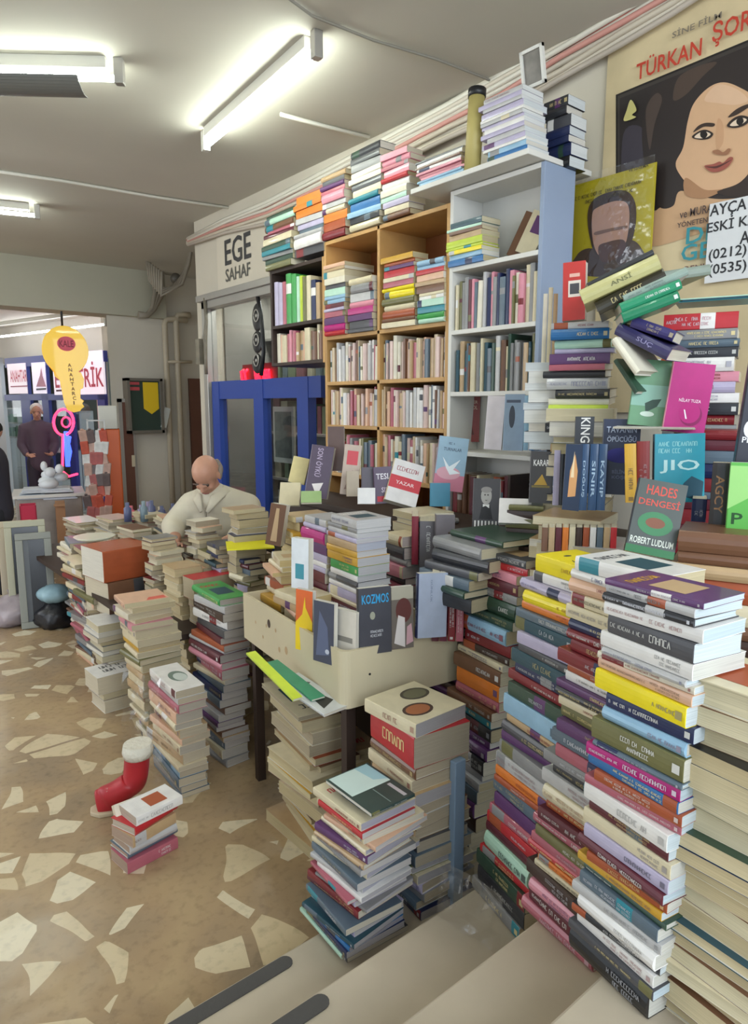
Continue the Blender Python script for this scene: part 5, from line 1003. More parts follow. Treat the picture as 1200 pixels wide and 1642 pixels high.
# ------------------------------------------------------------------ floor piles near the viewer
bt = ['dark teal', 'mint', 'cream', 'red', 'cream', 'peach', 'cream', 'purple', 'tan', 'grey', 'cream', 'slate', 'light grey', 'white', 'rose', 'lilac', 'grey', 'dark red', 'maroon', 'slate', 'lilac', 'dark teal', 'blue', 'navy', 'mint', 'dark grey']
stack('magazine pile on the lowest step', (557, 1551, .15), (590, 1325), 487, 640, 0, 'L', bt[2:], mess=.014, rot=6, pages=['b3afb2', 'c1bcb8', 'a9a6b0', 'cfc7b4'], hardp=.1, AB=(.22, .2), force=True)
pp_ = atd(575, 1318, 1.8)
lying('dark green gaming magazine lying on top of the magazine pile', 545, 1330, 585, 1325, 1.62, 1.62, .01, .001, 'grey') if False else None
stack('glossy top magazines of the magazine pile', (597, 'd', hypot(*atz(557, 1551, .15).to_2d()) + .0, .15 + .44), (590, 1305), 535, 645, 0, 'R', ['2c423f'], AB=(.2, .15), mess=.0, arts={0: [('r', .45, .05, .98, .95, 'c9dcd6'), ('r', .05, .12, .40, .2, 'b8b0b4'), ('p', [(.5, .05), (.98, .05), (.98, .35), (.6, .3)], '9ec3cc'), ('r', .05, .5, .42, .52, '7d8f8c')]}, force=True)
rp = ['cream', 'red', 'brown', 'cream', 'tan', 'light grey', 'brown', 'tan', 'dark grey', 'slate', 'olive', 'cream', 'lilac', 'grey', 'slate', 'navy']
stack('pile with a thick red volume under the tray', (672, 1478, .15), (665, 1160), 602, 748, 4, 'L', rp, thick=[1.5, 3.4, 1.2, 1.3, 1.4, 1.2, 1.4, 1.4, 1.2, 1.3, 1.0, 1.0, 1.2, 1, 1, 1], mess=.012, rot=5, AB=(.24, .2), pages=['a79b86', 'b5a68c', 'a5a0a0'], hardp=.4,
      arts={0: [('e', .35, .3, .25, .17, '4a3226'), ('e', .35, .3, .2, .13, 'a5643c'), ('e', .68, .68, .25, .17, '4a4236'), ('e', .68, .68, .2, .13, '6d6a50')]}, sarts=None, force=True)
stack('big loose pile left of the magazine pile', (505, 1385, 0), (492, 1236), 392, 600, 6, 'F', ['tan', 'cream', 'mustard', 'cream', 'rose', 'cream', 'brown', 'cream'], mess=.03, rot=8, pages=['c9b88e', 'bfae88', 'd3c59c'], force=True)
stack('thick volumes beneath the corner of the tray', (505, 'd', hypot(*atz(505, 1385, 0).to_2d()) + .03, .3), (484, 1152), 396, 552, 7, 'F', ['cream', 'tan', 'cream', 'cream', 'rust', 'brown', 'cream'], thick=[.5, 1.3, 1.6, 1.5, 1, .8, 1.2], mess=.012, rot=4, pages=['a79a80', 'b3a488', 'c0b08c'], force=True)
lying('lime and white leaflet roll slipping under the tray', 395, 1050, 470, 1125, 2.35, 2.05, .035, .008, 'cfe03a', spine='lime', hard=False); lying('glossy green leaflet under the tray edge', 425, 1065, 500, 1125, 2.33, 2.05, .05, .006, '2f8f68', hard=False)
lying('crumpled black and white magazine on the thick volumes', 440, 1095, 520, 1150, 2.2, 1.98, .1, .01, 'cfd0cc', hard=False, art=[('p', [(.2, .1), (.8, .2), (.6, .5), (.3, .4)], '33332f'), ('p', [(.3, .6), (.9, .7), (.5, .9)], '4a4a44')])
# ------------------------------------------------------------------ the left floor piles
stack('white-topped pile behind the red boot', (292, 1282, 0), (288, 1108), 233, 334, 0, 'L', ['white', 'light grey', 'rose', 'peach', 'cream', 'tan', 'peach', 'cream', 'tan', 'cream', 'light blue', 'slate', 'grey', 'slate'], mess=.01, rot=4, pages=['b8aa92', 'c3b59c', 'b0a696'], arts={0: [('e', .55, .5, .3, .2, '6f7f74'), ('e', .6, .46, .22, .15, 'c9cfc8')]}, force=True)
stack('green-topped pile beside the tray end', (356, 1232, 0), (359, 962), 310, 402, 0, 'L', ['green', 'light grey', 'dark brown', 'white', 'dark grey', 'maroon', 'rust', 'light grey', 'maroon', 'pink', 'rose', 'cream', 'slate', 'navy', 'slate', 'brown', 'light grey', 'purple', 'grey', 'brown', 'tan', 'slate', 'cream', 'grey'], mess=.012, rot=5, pages=['a89f96', 'b5aca0', 'b8aea4'], force=True)
stack('cream floor pile with a peach cover', (246, 1205, 0), (206, 968), 181, 274, 0, 'L', ['peach', 'cream', 'ivory', 'cream', 'pink', 'cream', 'cream', 'mustard', 'cream', 'olive', 'cream', 'tan', 'cream', 'tan', 'brown', 'cream'], mess=.014, rot=6, pages=['b9a884', 'c4b692', 'bcae90'], arts={0: [('p', [(.5, .05), (.95, .05), (.95, .3), (.6, .28)], 'd86050')]}, force=True)
stack('pile topped by a red-and-white volume', (330, 'd', 3.45, 0), (310, 930), 293, 388, 0, 'F', ['red', 'pink', 'grey', 'cream', 'tan', 'cream', 'ivory', 'cream', 'tan', 'cream', 'cream'], mess=.015, rot=5, thick=[1.6, .6, 1.2], pages=['c4b28c', 'b9a98a'])
stack('cream fore-edge column behind the peach pile', (292, 'd', 3.6, 0), (280, 912), 258, 322, 0, 'F', ['tan', 'cream', 'cream', 'ivory', 'cream', 'cream', 'tan', 'cream', 'cream', 'cream', 'cream'], mess=.01, rot=3, pages=['d2bd92', 'cbb68c', 'd9c8a2'])
stack('white-sided pile standing by the aisle', (166, 1145, 0), (150, 1088), 140, 196, 0, 'F', ['white', 'brown', 'ivory'], thick=[2, .8, 1.4], mess=.012, rot=3, AB=(.22, .2), force=True, arts={0: [('g', .1, .2, .9, .8, '4a4a4a', 2)]})
stack('pale pile behind the white-sided one', (160, 'd', 3.95, .0), (150, 1005), 136, 192, 0, 'F', ['white', 'light grey', 'grey', 'tan', 'slate', 'grey', 'brown'], mess=.012, rot=4, AB=(.24, .22))
stack('two large red-brown albums by the aisle', (163, 'd', 4.15, .25), (163, 885), 138, 224, -8, 'R', ['rust', 'brown', 'red', 'lilac', 'tan'], thick=[1.9, 2.0, .6, .7, .5], mess=.006, hard0=True, AB=(.3, .33))
stack('small pile on the open floor', (0, 0, 0) if False else (208, 1400, 0), (214, 1312), 202, 312, -14, 'R', ['white', 'red', 'tan', 'light grey', 'slate', 'rose'], mess=.018, rot=10, pages=['b49a86', 'c2b2a0'], AB=(.13, .2), force=True)
st('open cream booklet lying against the small floor pile', 196, 236, 1345, 1300, 2.42, .03, 'ded2bc', yaw=-20, back=35, art=[('p', [(.4, .3), (.9, .4), (.6, .7), (.3, .6)], 'a5774c')])
# table piles farther back
r = empty('trestle_table', (1.44, 4.2, 0), 'long brown table carrying the rear piles of books', 'table'); MB().box(-.22, -1.1, .5, .22, 1.7, .53).build('table_top', m_dark, r)
for x in (-.19, .19):
    for y in (-1.05, 1.65): MB().box(x - .02, y - .02, 0, x + .02, y + .02, .5).build('leg', m_dark, r)
rear = [('stack of cream books left of the grey heap', (250, 'd', 3.9, .0), (243, 866), 228, 286, 'F', 'old'), ('grey heap in the middle of the rear table', (305, 'd', 4.0, .53), (300, 872), 284, 336, 'F', 'cool'), ('leaning grey pile near the yellow sheet', (352, 'd', 3.6, .53), (350, 875), 330, 385, 'L', 'cool'),
        ('pile of pale books behind the albums', (222, 'd', 4.5, .3), (215, 850), 190, 245, 'F', 'old'), ('pile carrying the white plate', (140, 'd', 4.7, .2), (138, 884), 118, 178, 'F', 'old'), ('brown pile at the aisle corner', (112, 'd', 5.0, .0), (110, 872), 92, 140, 'L', 'old'),
        ('far low pile near the orange column', (180, 'd', 5.4, .3), (176, 834), 150, 215, 'F', 'pale'), ('far pile below the notice board', (235, 'd', 5.3, .4), (230, 826), 208, 262, 'F', 'old'), ('far pile in front of the pipes', (268, 'd', 4.9, .4), (262, 832), 245, 300, 'F', 'old'),
        ('pile beside the red and white volume', (395, 'd', 3.3, .3), (392, 900), 372, 420, 'L', 'cool'), ('pile under the yellow sheet', (400, 'd', 3.4, .3), (385, 876), 370, 428, 'F', ['peach', 'cream', 'tan', 'brown', 'cream', 'cream', 'tan', 'rose', 'cream']), ('dark pile in front of the seated man', (385, 'd', 3.35, .55), (378, 818), 362, 428, 'F', ['tan', 'charcoal', 'charcoal', 'white', 'navy', 'charcoal', 'dark grey', 'brown', 'grey']),
        ('rear pile at the left hand of the man', (320, 'd', 3.85, .53), (312, 838), 296, 350, 'F', 'pale'), ('old pile at the aisle edge', (128, 'd', 4.5, .0), (124, 905), 96, 160, 'L', 'old'), ('low pile between the albums and the aisle', (150, 'd', 4.3, .0), (146, 960), 122, 176, 'L', 'old'),
        ('far mixed pile by the packet rack', (130, 'd', 5.8, .2), (126, 838), 100, 165, 'F', 'pale'), ('small rear pile by the fore-edge column', (266, 'd', 4.1, .2), (262, 880), 244, 292, 'F', 'old'), ('rear pile behind the red-and-white volume', (340, 'd', 3.7, .3), (332, 888), 312, 372, 'F', 'old')]
for i, (d_, nb, nt, a, b, sp, c) in enumerate(rear): stack(d_, nb, nt, a, b, 4 * ((i % 3) - 1), sp, c, mess=.02, rot=8, pages=['bfae8c', 'c9ba98', 'b3a68e', 'cfc4a8'], force=(i in (11, 10)))
p = atd(400, 874, 3.3); M = Matrix.Translation(p) @ Matrix.Rotation(R(-20), 4, 'Z'); o = MB().prism([(-.12, -.1), (.1, -.12), (.12, .08), (-.1, .1)], .006, M).build('yellow_folder', mat('folder_yellow', 'e8e01a', .5)); tag(o, 'bright yellow folder lying on the books below the seated man', 'folder')
p = atd(152, 866, 4.75); m = MB(); m.tube([p, p + Vector((0, 0, .012)), p + Vector((0, 0, .028))], [.07, .11, .13], 24); o = m.build('plate', mat('plate_white', 'd4d3c0', .3)); tag(o, 'round off-white plate resting on the rear books by the aisle', 'plate')

# ------------------------------------------------------------------ people
def limb_graph(pts, edges, side=None):
    """closed tapering limbs, one per edge, to be fused into one skin; flat sections lie along the side vector"""
    mb = MB()
    for a, b in edges:
        pa, pb = Vector(pts[a][0]), Vector(pts[b][0]); ra, rb = pts[a][1], pts[b][1]
        ra = ra if isinstance(ra, tuple) else (ra, ra); rb = rb if isinstance(rb, tuple) else (rb, rb)
        d = pb - pa; Ln = d.length; d.normalize(); sd = Vector(side) if side is not None and (ra[0] != ra[1] or rb[0] != rb[1]) else d.orthogonal()
        sd = (sd - d * sd.dot(d)); sd = sd.normalized() if sd.length > 1e-4 else d.orthogonal().normalized(); ot = d.cross(sd); n0 = len(mb.v); seg = 16; rings = []
        prof = [(-sin(pi / 2 * k / 4), cos(pi / 2 * k / 4), 0) for k in (3.6, 3, 2, 1)] + [(0, 1, t / 4) for t in range(5)] + [(sin(pi / 2 * k / 4), cos(pi / 2 * k / 4), 1) for k in (1, 2, 3, 3.6)]
        for o_, sc, t in prof:
            r1, r2 = ra[0] + (rb[0] - ra[0]) * t, ra[1] + (rb[1] - ra[1]) * t; c = pa + (pb - pa) * t + d * (o_ * min(r1, r2)); rings.append(len(mb.v))
            for k in range(seg): an = 2 * pi * k / seg; mb.v.append(tuple(c + sd * (cos(an) * r1 * sc) + ot * (sin(an) * r2 * sc)))
        for i in range(len(rings) - 1):
            for k in range(seg): mb.face((rings[i] + k, rings[i] + (k + 1) % seg, rings[i + 1] + (k + 1) % seg, rings[i + 1] + k))
        mb.face([rings[0] + k for k in range(seg)][::-1]); mb.face([rings[-1] + k for k in range(seg)])
    me = bpy.data.meshes.new('limbs'); me.from_pydata(mb.v, [], mb.f); return me
def fuse(name, meshes, mb, m, parent, vox=.008, it=4):
    """voxel-join several closed surfaces into one continuous skin"""
    bm = bmesh.new()
    for me in meshes: bm.from_mesh(me)
    if mb: 
        t = bpy.data.meshes.new('t'); t.from_pydata(mb.v, [], mb.f); bm.from_mesh(t)
    me = bpy.data.meshes.new(name); bm.to_mesh(me); bm.free(); ob = bpy.data.objects.new('t', me); COL.objects.link(ob)
    rm = ob.modifiers.new('r', 'REMESH'); rm.mode = 'VOXEL'; rm.voxel_size = vox; rm.use_smooth_shade = True
    sm_ = ob.modifiers.new('s', 'SMOOTH'); sm_.iterations = it; sm_.factor = .5
    dg = bpy.context.evaluated_depsgraph_get(); out = bpy.data.meshes.new_from_object(ob.evaluated_get(dg)); bpy.data.objects.remove(ob); out.name = name
    out.materials.clear(); out.materials.append(m)
    for p_ in out.polygons: p_.use_smooth = True
    o2 = bpy.data.objects.new(name, out); link(o2, parent); return o2
m_skin = mat('skin', 'c08e76', .5, noise=.1, nscale=20)
def head_shape(mb, c, q):
    """head of 0.23 m around c, facing +x of rotation q"""
    def b(off, r_): mb.ball(Vector(c) + q @ Vector(off), *r_, 20, 14, None, q.to_4x4())
    b((-.012, 0, .03), (.098, .078, .088)); b((.035, 0, -.03), (.055, .058, .075)); b((.05, 0, -.078), (.035, .04, .028)); b((.085, 0, .0), (.012, .04, .012)); b((.062, .036, -.03), (.022, .02, .02)); b((.062, -.036, -.03), (.022, .02, .02))
    mb.tube([tuple(Vector(c) + q @ Vector(p_)) for p_ in ((.082, 0, .005), (.104, 0, -.03), (.092, 0, -.042))], [.008, .015, .012], 10)
    for s_ in (-1, 1): mb.ball(Vector(c) + q @ Vector((-.008, s_ * .078, -.012)), .02, .01, .032, 12, 8, None, q.to_4x4())
    for zz, rr_ in ((-.062, .018), (-.07, .016)): mb.ball(Vector(c) + q @ Vector((.078, 0, zz)), .01, rr_ * 1.2, .006, 12, 6, None, q.to_4x4())
def face_parts(root, c, q, brow='6a5a50'):
    for s_ in (-1, 1):
        m = MB().ball((0, 0, 0), .011, .014, .009, 12, 8); o = m.build('eye', mat('eye_dark', '2a201c', .3), root); o.matrix_local = Matrix.Translation(Vector(c) + q @ Vector((.077, s_ * .031, .0))) @ q.to_4x4()
        m = MB().tube([(0, -.018, 0), (.004, 0, .004), (0, .018, 0)], .004, 6); o = m.build('eyebrow', mat('brow_' + brow, brow, .8), root); o.matrix_local = Matrix.Translation(Vector(c) + q @ Vector((.087, s_ * .032, .018))) @ q.to_4x4()
    m = MB().tube([(0, -.022, 0), (.004, 0, -.001), (0, .022, 0)], .0035, 6); o = m.build('mouth', mat('lips', '8a4a42', .5), root); o.matrix_local = Matrix.Translation(Vector(c) + q @ Vector((.088, 0, -.066))) @ q.to_4x4()
def hand(pts, edges, wrist, i_w, d, side):
    """palm, four fingers and thumb as chains; d forward direction, side towards the thumb"""
    d = d.normalized(); side = (side - d * side.dot(d)).normalized(); up = d.cross(side); w_ = Vector(wrist)
    pi_ = len(pts); pts.append((tuple(w_ + d * .05), (.036, .014))); edges.append((i_w, pi_))
    for k, ln in enumerate((.072, .08, .074, .058)):
        b0 = w_ + d * .085 + side * (.030 - .02 * k); n = len(pts)
        pts += [(tuple(b0), .0095), (tuple(b0 + d * ln * .5 - up * .006), .0085), (tuple(b0 + d * ln * .85 - up * .026), .007)]; edges += [(pi_, n), (n, n + 1), (n + 1, n + 2)]
    b0 = w_ + d * .04 + side * .034; n = len(pts); pts += [(tuple(b0), .012), (tuple(b0 + d * .03 + side * .024), .010), (tuple(b0 + d * .055 + side * .03 - up * .01), .008)]; edges += [(pi_, n), (n, n + 1), (n + 1, n + 2)]
# the seated bookseller
hc = atd(331, 762, 4.25); f = Vector((-.80, -.60, 0)); s = Vector((.60, -.80, 0)); base = Vector((hc.x, hc.y, 0)) - f * .30
root = empty('person', base, 'bald man in a cream shirt bending over books beside the shop window', 'person')
def L(a, b, z): return tuple(f * a + s * b + Vector((0, 0, z)))          # forward, towards his left, up
HC_ = Vector(hc) - base
qh = (Matrix.Rotation(atan2(f.y, f.x), 3, 'Z') @ Matrix.Rotation(R(44), 3, 'Y'))
zh = HC_.z
P = [(L(0, 0, .56), (.16, .13)), (L(.06, 0, .74), (.15, .115)), (L(.14, 0, .92), (.165, .12)), (L(.20, 0, zh - .16), (.10, .08)), (L(.25, 0, zh - .08), (.055, .055)),
     (L(.15, .19, zh - .20), .062), (L(.26, .25, .88), .047), (L(.50, .16, .84), .034),
     (L(.15, -.19, zh - .20), .062), (L(.26, -.25, .88), .047), (L(.50, -.12, .84), .034),
     (L(.03, .1, .54), .09), (L(.42, .13, .50), .075), (L(.40, .13, .10), .045), (L(.52, .14, .05), .04),
     (L(.03, -.1, .54), .09), (L(.42, -.13, .50), .075), (L(.40, -.13, .10), .045), (L(.52, -.14, .05), .04)]
E = [(0, 1), (1, 2), (2, 3), (3, 4), (3, 5), (5, 6), (6, 7), (3, 8), (8, 9), (9, 10), (0, 11), (11, 12), (12, 13), (13, 14), (0, 15), (15, 16), (16, 17), (17, 18)]
hand(P, E, P[7][0], 7, Vector(L(.9, -.3, -.1)), Vector(L(0, -1, .3))); hand(P, E, P[10][0], 10, Vector(L(.9, .3, -.1)), Vector(L(0, 1, .3)))
hm = MB(); head_shape(hm, HC_, qh); hm.tube([L(.17, 0, zh - .17), L(.23, 0, zh - .10), tuple(HC_ - Vector((0, 0, .04)) - f * .03)], [.065, .058, .055], 14)
fuse('body', [limb_graph(P, E, s)], hm, m_skin, root, .0065)
face_parts(root, HC_, qh)
CS = [s]
def clothes(name, pts, edges, m, parent, vox=.014): return fuse(name, [limb_graph(pts, edges, CS[0])], None, m, parent, vox, 5)
SP = [(L(0, 0, .54), (.185, .155)), (L(.06, 0, .74), (.18, .145)), (L(.13, 0, .92), (.195, .15)), (L(.175, 0, zh - .19), (.155, .125)), (L(.222, 0, zh - .135), (.098, .092)),
      (L(.14, .19, zh - .21), .088), (L(.25, .27, .90), .075), (L(.36, .22, .87), .066), (L(.14, -.19, zh - .21), .088), (L(.25, -.27, .90), .075), (L(.36, -.20, .87), .066)]
m_shirt = mat('shirt_cream', 'ccc3ae', .85, noise=.12, nscale=9, bump=.3)
clothes('shirt', SP, [(0, 1), (1, 2), (2, 3), (3, 4), (3, 5), (5, 6), (6, 7), (3, 8), (8, 9), (9, 10)], m_shirt, root)
clothes('trousers', [(L(0, 0, .55), (.18, .14)), (L(.03, .1, .54), .105), (L(.42, .13, .50), .09), (L(.40, .13, .14), .062), (L(.03, -.1, .54), .105), (L(.42, -.13, .50), .09), (L(.40, -.13, .14), .062)], [(0, 1), (1, 2), (2, 3), (0, 4), (4, 5), (5, 6)], mat('trousers_grey', '4c4a4a', .8), root)
m = MB()
for sgn in (1, -1): m.tube([L(.22, .095 * sgn, zh - .09), L(.315, .06 * sgn, zh - .14), L(.345, .02 * sgn, zh - .22)], [(.03, .008), (.034, .008), (.012, .006)], 8)
m.build('collar', m_shirt, root); m = MB().tube([L(.335, 0, zh - .20), L(.318, 0, .95), L(.25, 0, .75)], .006, 6); m.build('button_placket', mat('placket', '8f8676', .8), root)
m = MB()
for k in range(26):
    a = R(95 + 170 * k / 25); p_ = HC_ + qh @ Vector((-.012 + .098 * cos(a), .08 * sin(a), -.012 + .01 * sin(k))); m.ball(p_, .016, .014, .03, 8, 6)
m.build('hair', mat('hair_grey', '85796f', .9), root)
r = empty('chair', base, 'dark wooden chair the bald man sits on', 'chair'); 
MB().box(-.22, -.22, .41, .22, .22, .45, Matrix.Rotation(atan2(f.y, f.x), 4, 'Z')).build('seat', m_dark, r)
for x in (-.19, .19):
    for y in (-.19, .19): MB().box(x - .018, y - .018, 0, x + .018, y + .018, .41, Matrix.Rotation(atan2(f.y, f.x), 4, 'Z')).build('leg', m_dark, r)
MB().box(-.235, -.2, .45, -.215, .2, .86, Matrix.Rotation(atan2(f.y, f.x), 4, 'Z')).build('backrest', m_dark, r)
def stander(label, p, face, H, top, trous, hair, zoff=0):
    root = empty('person', (p.x, p.y, zoff), label, 'person'); k = H / 1.72; az = atan2(face.y, face.x); Rz = Matrix.Rotation(az, 3, 'Z')
    def T(a, b, z): v = Rz @ Vector((a, b, 0)); return (v.x * k, v.y * k, z * k)
    P = [(T(0, 0, .95), (.14 * k, .11 * k)), (T(0, 0, 1.15), (.13 * k, .10 * k)), (T(0, 0, 1.36), (.15 * k, .10 * k)), (T(0, 0, 1.45), .055 * k), (T(0, 0, 1.52), .05 * k)]
    E = [(0, 1), (1, 2), (2, 3), (3, 4)]
    for s_ in (1, -1):
        n = len(P); P += [(T(0, s_ * .18, 1.38), .055 * k), (T(.02, s_ * .23, 1.12), .042 * k), (T(.2, s_ * .16, .98), .03 * k)]; E += [(2, n), (n, n + 1), (n + 1, n + 2)]
        hand(P, E, P[n + 2][0], n + 2, Vector(T(.8, -s_ * .4, 0)), Vector(T(0, -s_, .3)))
        n = len(P); P += [(T(0, s_ * .09, .88), .085 * k), (T(.02, s_ * .1, .48), .06 * k), (T(0, s_ * .1, .09), .04 * k), (T(.13, s_ * .11, .04), .035 * k)]; E += [(0, n), (n, n + 1), (n + 1, n + 2), (n + 2, n + 3)]
    hc = Vector(T(.02, 0, 1.61)); q = Rz @ Matrix.Rotation(R(12), 3, 'Y'); hm = MB(); head_shape(hm, hc, q); hm.tube([T(0, 0, 1.4), tuple(hc - Vector((0, 0, .05)))], .05, 12)
    CS[0] = Rz @ Vector((0, 1, 0)); fuse('body', [limb_graph(P, E, CS[0])], hm, m_skin, root, .008); face_parts(root, hc, q)
    clothes('coat', [(T(0, 0, .84), (.18 * k, .14 * k)), (T(0, 0, 1.1), (.155 * k, .125 * k)), (T(0, 0, 1.34), (.175 * k, .125 * k)), (T(0, 0, 1.45), .07 * k)] + [(T(0, .19, 1.37), .075 * k), (T(.02, .24, 1.12), .062 * k), (T(.16, .18, 1.0), .052 * k), (T(0, -.19, 1.37), .075 * k), (T(.02, -.24, 1.12), .062 * k), (T(.16, -.18, 1.0), .052 * k)],
            [(0, 1), (1, 2), (2, 3), (2, 4), (4, 5), (5, 6), (2, 7), (7, 8), (8, 9)], mat('coat_' + top, top, .85), root)
    clothes('trousers', [(T(0, 0, .95), (.16 * k, .12 * k)), (T(0, .09, .86), .1 * k), (T(.02, .1, .48), .078 * k), (T(0, .1, .1), .06 * k), (T(0, -.09, .86), .1 * k), (T(.02, -.1, .48), .078 * k), (T(0, -.1, .1), .06 * k)], [(0, 1), (1, 2), (2, 3), (0, 4), (4, 5), (5, 6)], mat('trs_' + trous, trous, .85), root)
    m = MB().ball(hc + q @ Vector((-.022, 0, .045)), .095, .086, .08, 16, 10, None, q.to_4x4()); 
    m.build('hair', mat('hair_' + hair, hair, .9), root)
p = fac(67, 770, .35); stander('white-haired person standing in the blue doorway of the key shop', p, Vector((-p.x, -p.y, 0)), 1.66, '5a4a58', '3a3440', 'd8cfca')
p = atd(-8, 760, 6.6); stander('person in dark clothes cut off by the left edge of the picture', p, Vector((-.9, .4, 0)), 1.5, '35323c', '26262c', '26221f')

# ------------------------------------------------------------------ the aisle and the far left
# key sign
r = empty('key_sign', atd(100, 524, 8.3), 'large yellow key-shaped hanging sign with a red round logo', 'sign'); o = Vector(r.location); az = atan2(o.x, o.y); rt = Vector((cos(az), -sin(az), 0)); pxm = 8.3 * cos(az - YAW) / F
Mk = Matrix.Identity(4)
for k in range(3): Mk[k][0] = rt[k]; Mk[k][1] = (0, 0, 1)[k]; Mk[k][2] = (-Vector((o.x, o.y, 0)).normalized())[k]
def kp(u, v): return ((u - 100) * pxm, (524 - v) * pxm)
head = [kp(102 + 33 * cos(a), 561 + 37 * sin(a)) for a in [R(66 + 48 + 312 * k / 30 - 0) for k in range(31)]]
head = [kp(102 + 33 * sin(R(t)), 561 - 37 * cos(R(t))) for t in range(-150, 151, 10)]
shaft = [kp(u, v) for u, v in [(122, 594), (126, 604), (124, 618), (120, 620), (119, 634), (124, 638), (121, 642), (124, 647), (120, 650), (117, 654), (108, 656), (99, 652), (95, 640), (91, 606), (84, 600), (83, 590)]]
m = MB().prism(head + shaft, .12, Mk); ob = m.build('key_body', mat('key_yellow', 'f2c81c', .35, emit='e0a808', es=.35, coat=.3), r, .02)
m = MB(); c = kp(104, 551)
def kz(pts, dz, col): m.poly([tuple(Mk @ Vector((x, y, .121 + dz))) for x, y in pts], cc(col))
kz([(c[0] + 13 * pxm * cos(2 * pi * t / 24), c[1] + 11 * pxm * sin(2 * pi * t / 24)) for t in range(24)], .004, 'e0566a')
q = Mk @ Vector((c[0] - 10 * pxm, c[1] - 5 * pxm, .127)); put_text(m, 'KALE', q, Mk.to_3x3() @ Vector((20 * pxm, 0, 0)), Mk.to_3x3() @ Vector((0, 10 * pxm, 0)), cc('8a1f35'))
for i, ch in enumerate('ANAHTARCI'):
    x, y = kp(104 + i * .55, 586 + i * 7.2); q = Mk @ Vector((x, y, .127)); put_text(m, ch, q, Mk.to_3x3() @ Vector(((5 if ch != 'I' else 1.5) * pxm, 0, 0)), Mk.to_3x3() @ Vector((0, 5.4 * pxm, 0)), cc('6a4a10'))
m.build('sign_lettering', M_PRINT, r); MB().tube([(0, 0, -.02), (0, 0, max(.05, 2.86 - o.z))], .012, 8).build('hanger', m_black, r)
# neon key below
r = empty('neon_sign', fac(104, 765, .5), 'red and blue glowing neon key outline under the yellow key sign', 'neon sign'); o = Vector(r.location)
nr = mat('neon_pink', 'ff4060', .4, emit='ff3058', es=3.5); nb_ = mat('neon_blue', '4060ff', .4, emit='3048ff', es=4)
def fq(u, v): return tuple(fac(u, v, .5) - o)
m = MB().tube([fq(102 + 16 * cos(2 * pi * k / 20), 677 + 21 * sin(2 * pi * k / 20)) for k in range(21)], .018, 6); m.tube([fq(106 + 7 * cos(2 * pi * k / 14), 677 + 8 * sin(2 * pi * k / 14)) for k in range(15)], .012, 6); m.tube([fq(101, 698), fq(100, 755), fq(110, 764), fq(124, 760)], .016, 6); m.build('red_tubing', nr, r)
m = MB().tube([fq(106, 692), fq(107, 720), fq(109, 748)], .03, 6); m.tube([fq(112, 700), fq(110, 712), fq(113, 724), fq(110, 740)], .02, 6); m.build('blue_tubing', nb_, r)
# orange column and rack of packets
def upright(name, label, cat, u0, u1, vt, dist, th, m_, z0=0, slope=0):
    a = atd(u0, vt, dist); b = atd(u1, vt, dist); az = atan2(a.x + b.x, a.y + b.y); rt = Vector((cos(az), -sin(az), 0)); aw = Vector((sin(az), cos(az), 0)); w_ = (b - a).length
    r = empty(name, (a.x, a.y, z0), label, cat); M = Matrix.Identity(4)
    for k in range(3): M[k][0] = rt[k]; M[k][1] = aw[k]
    return r, M, w_, a.z - z0
r, M, w_, h = upright('display_column', 'tall orange display column beside the brown door', 'display stand', 168, 192, 688, 7.0, .2, None)
MB().box(0, 0, 0, w_, .25, h, M).build('column', mat('column_orange', 'd9601a', .4), r, .01); MB().box(-.05, -.02, h, w_ * .9, .3, h + .22, M).build('top_box', mat('box_grey', 'c9c6bc', .6), r, .01)
r, M, w_, h = upright('packet_rack', 'wire rack of red and white packets left of the orange column', 'display rack', 138, 168, 672, 6.9, .2, None)
m = MB(); m.box(0, 0, 0, .015, .02, h, M).box(w_ - .015, 0, 0, w_, .02, h, M)
for z in (.3, .7, 1.0, 1.3, h - .02): m.box(0, 0, z, w_, .02, z + .012, M)
m.build('rack_frame', m_alu, r)
for k in range(44):
    c = ('c8543c', 'e0dcd8', 'b8605c', '6d5a58', 'c9a090')[rg.randrange(5)]; row, cl = divmod(k, 4); x = (w_ + .04) * cl / 4 - .03 + rg.uniform(-.01, .01); z = .30 + row * (h - .42) / 11; m = MB().box(-.02, -.02, 0, .05, .02, .12, M)
    m.box(.0, -.012, .12, .03, .012, .135, M); g_ = m.build('packet', mat('packets_' + c, c, .45, noise=.3, nscale=16), None, .008); g_.location = Vector(r.location) + M.to_3x3() @ Vector((x, -.05, z)); g_.rotation_euler = (rg.uniform(-.1, .1), rg.uniform(-.2, .2), 0)
    tag(g_, 'small shiny packet hanging on the wire rack left of the orange column', 'packet', 'packets on the wire rack')
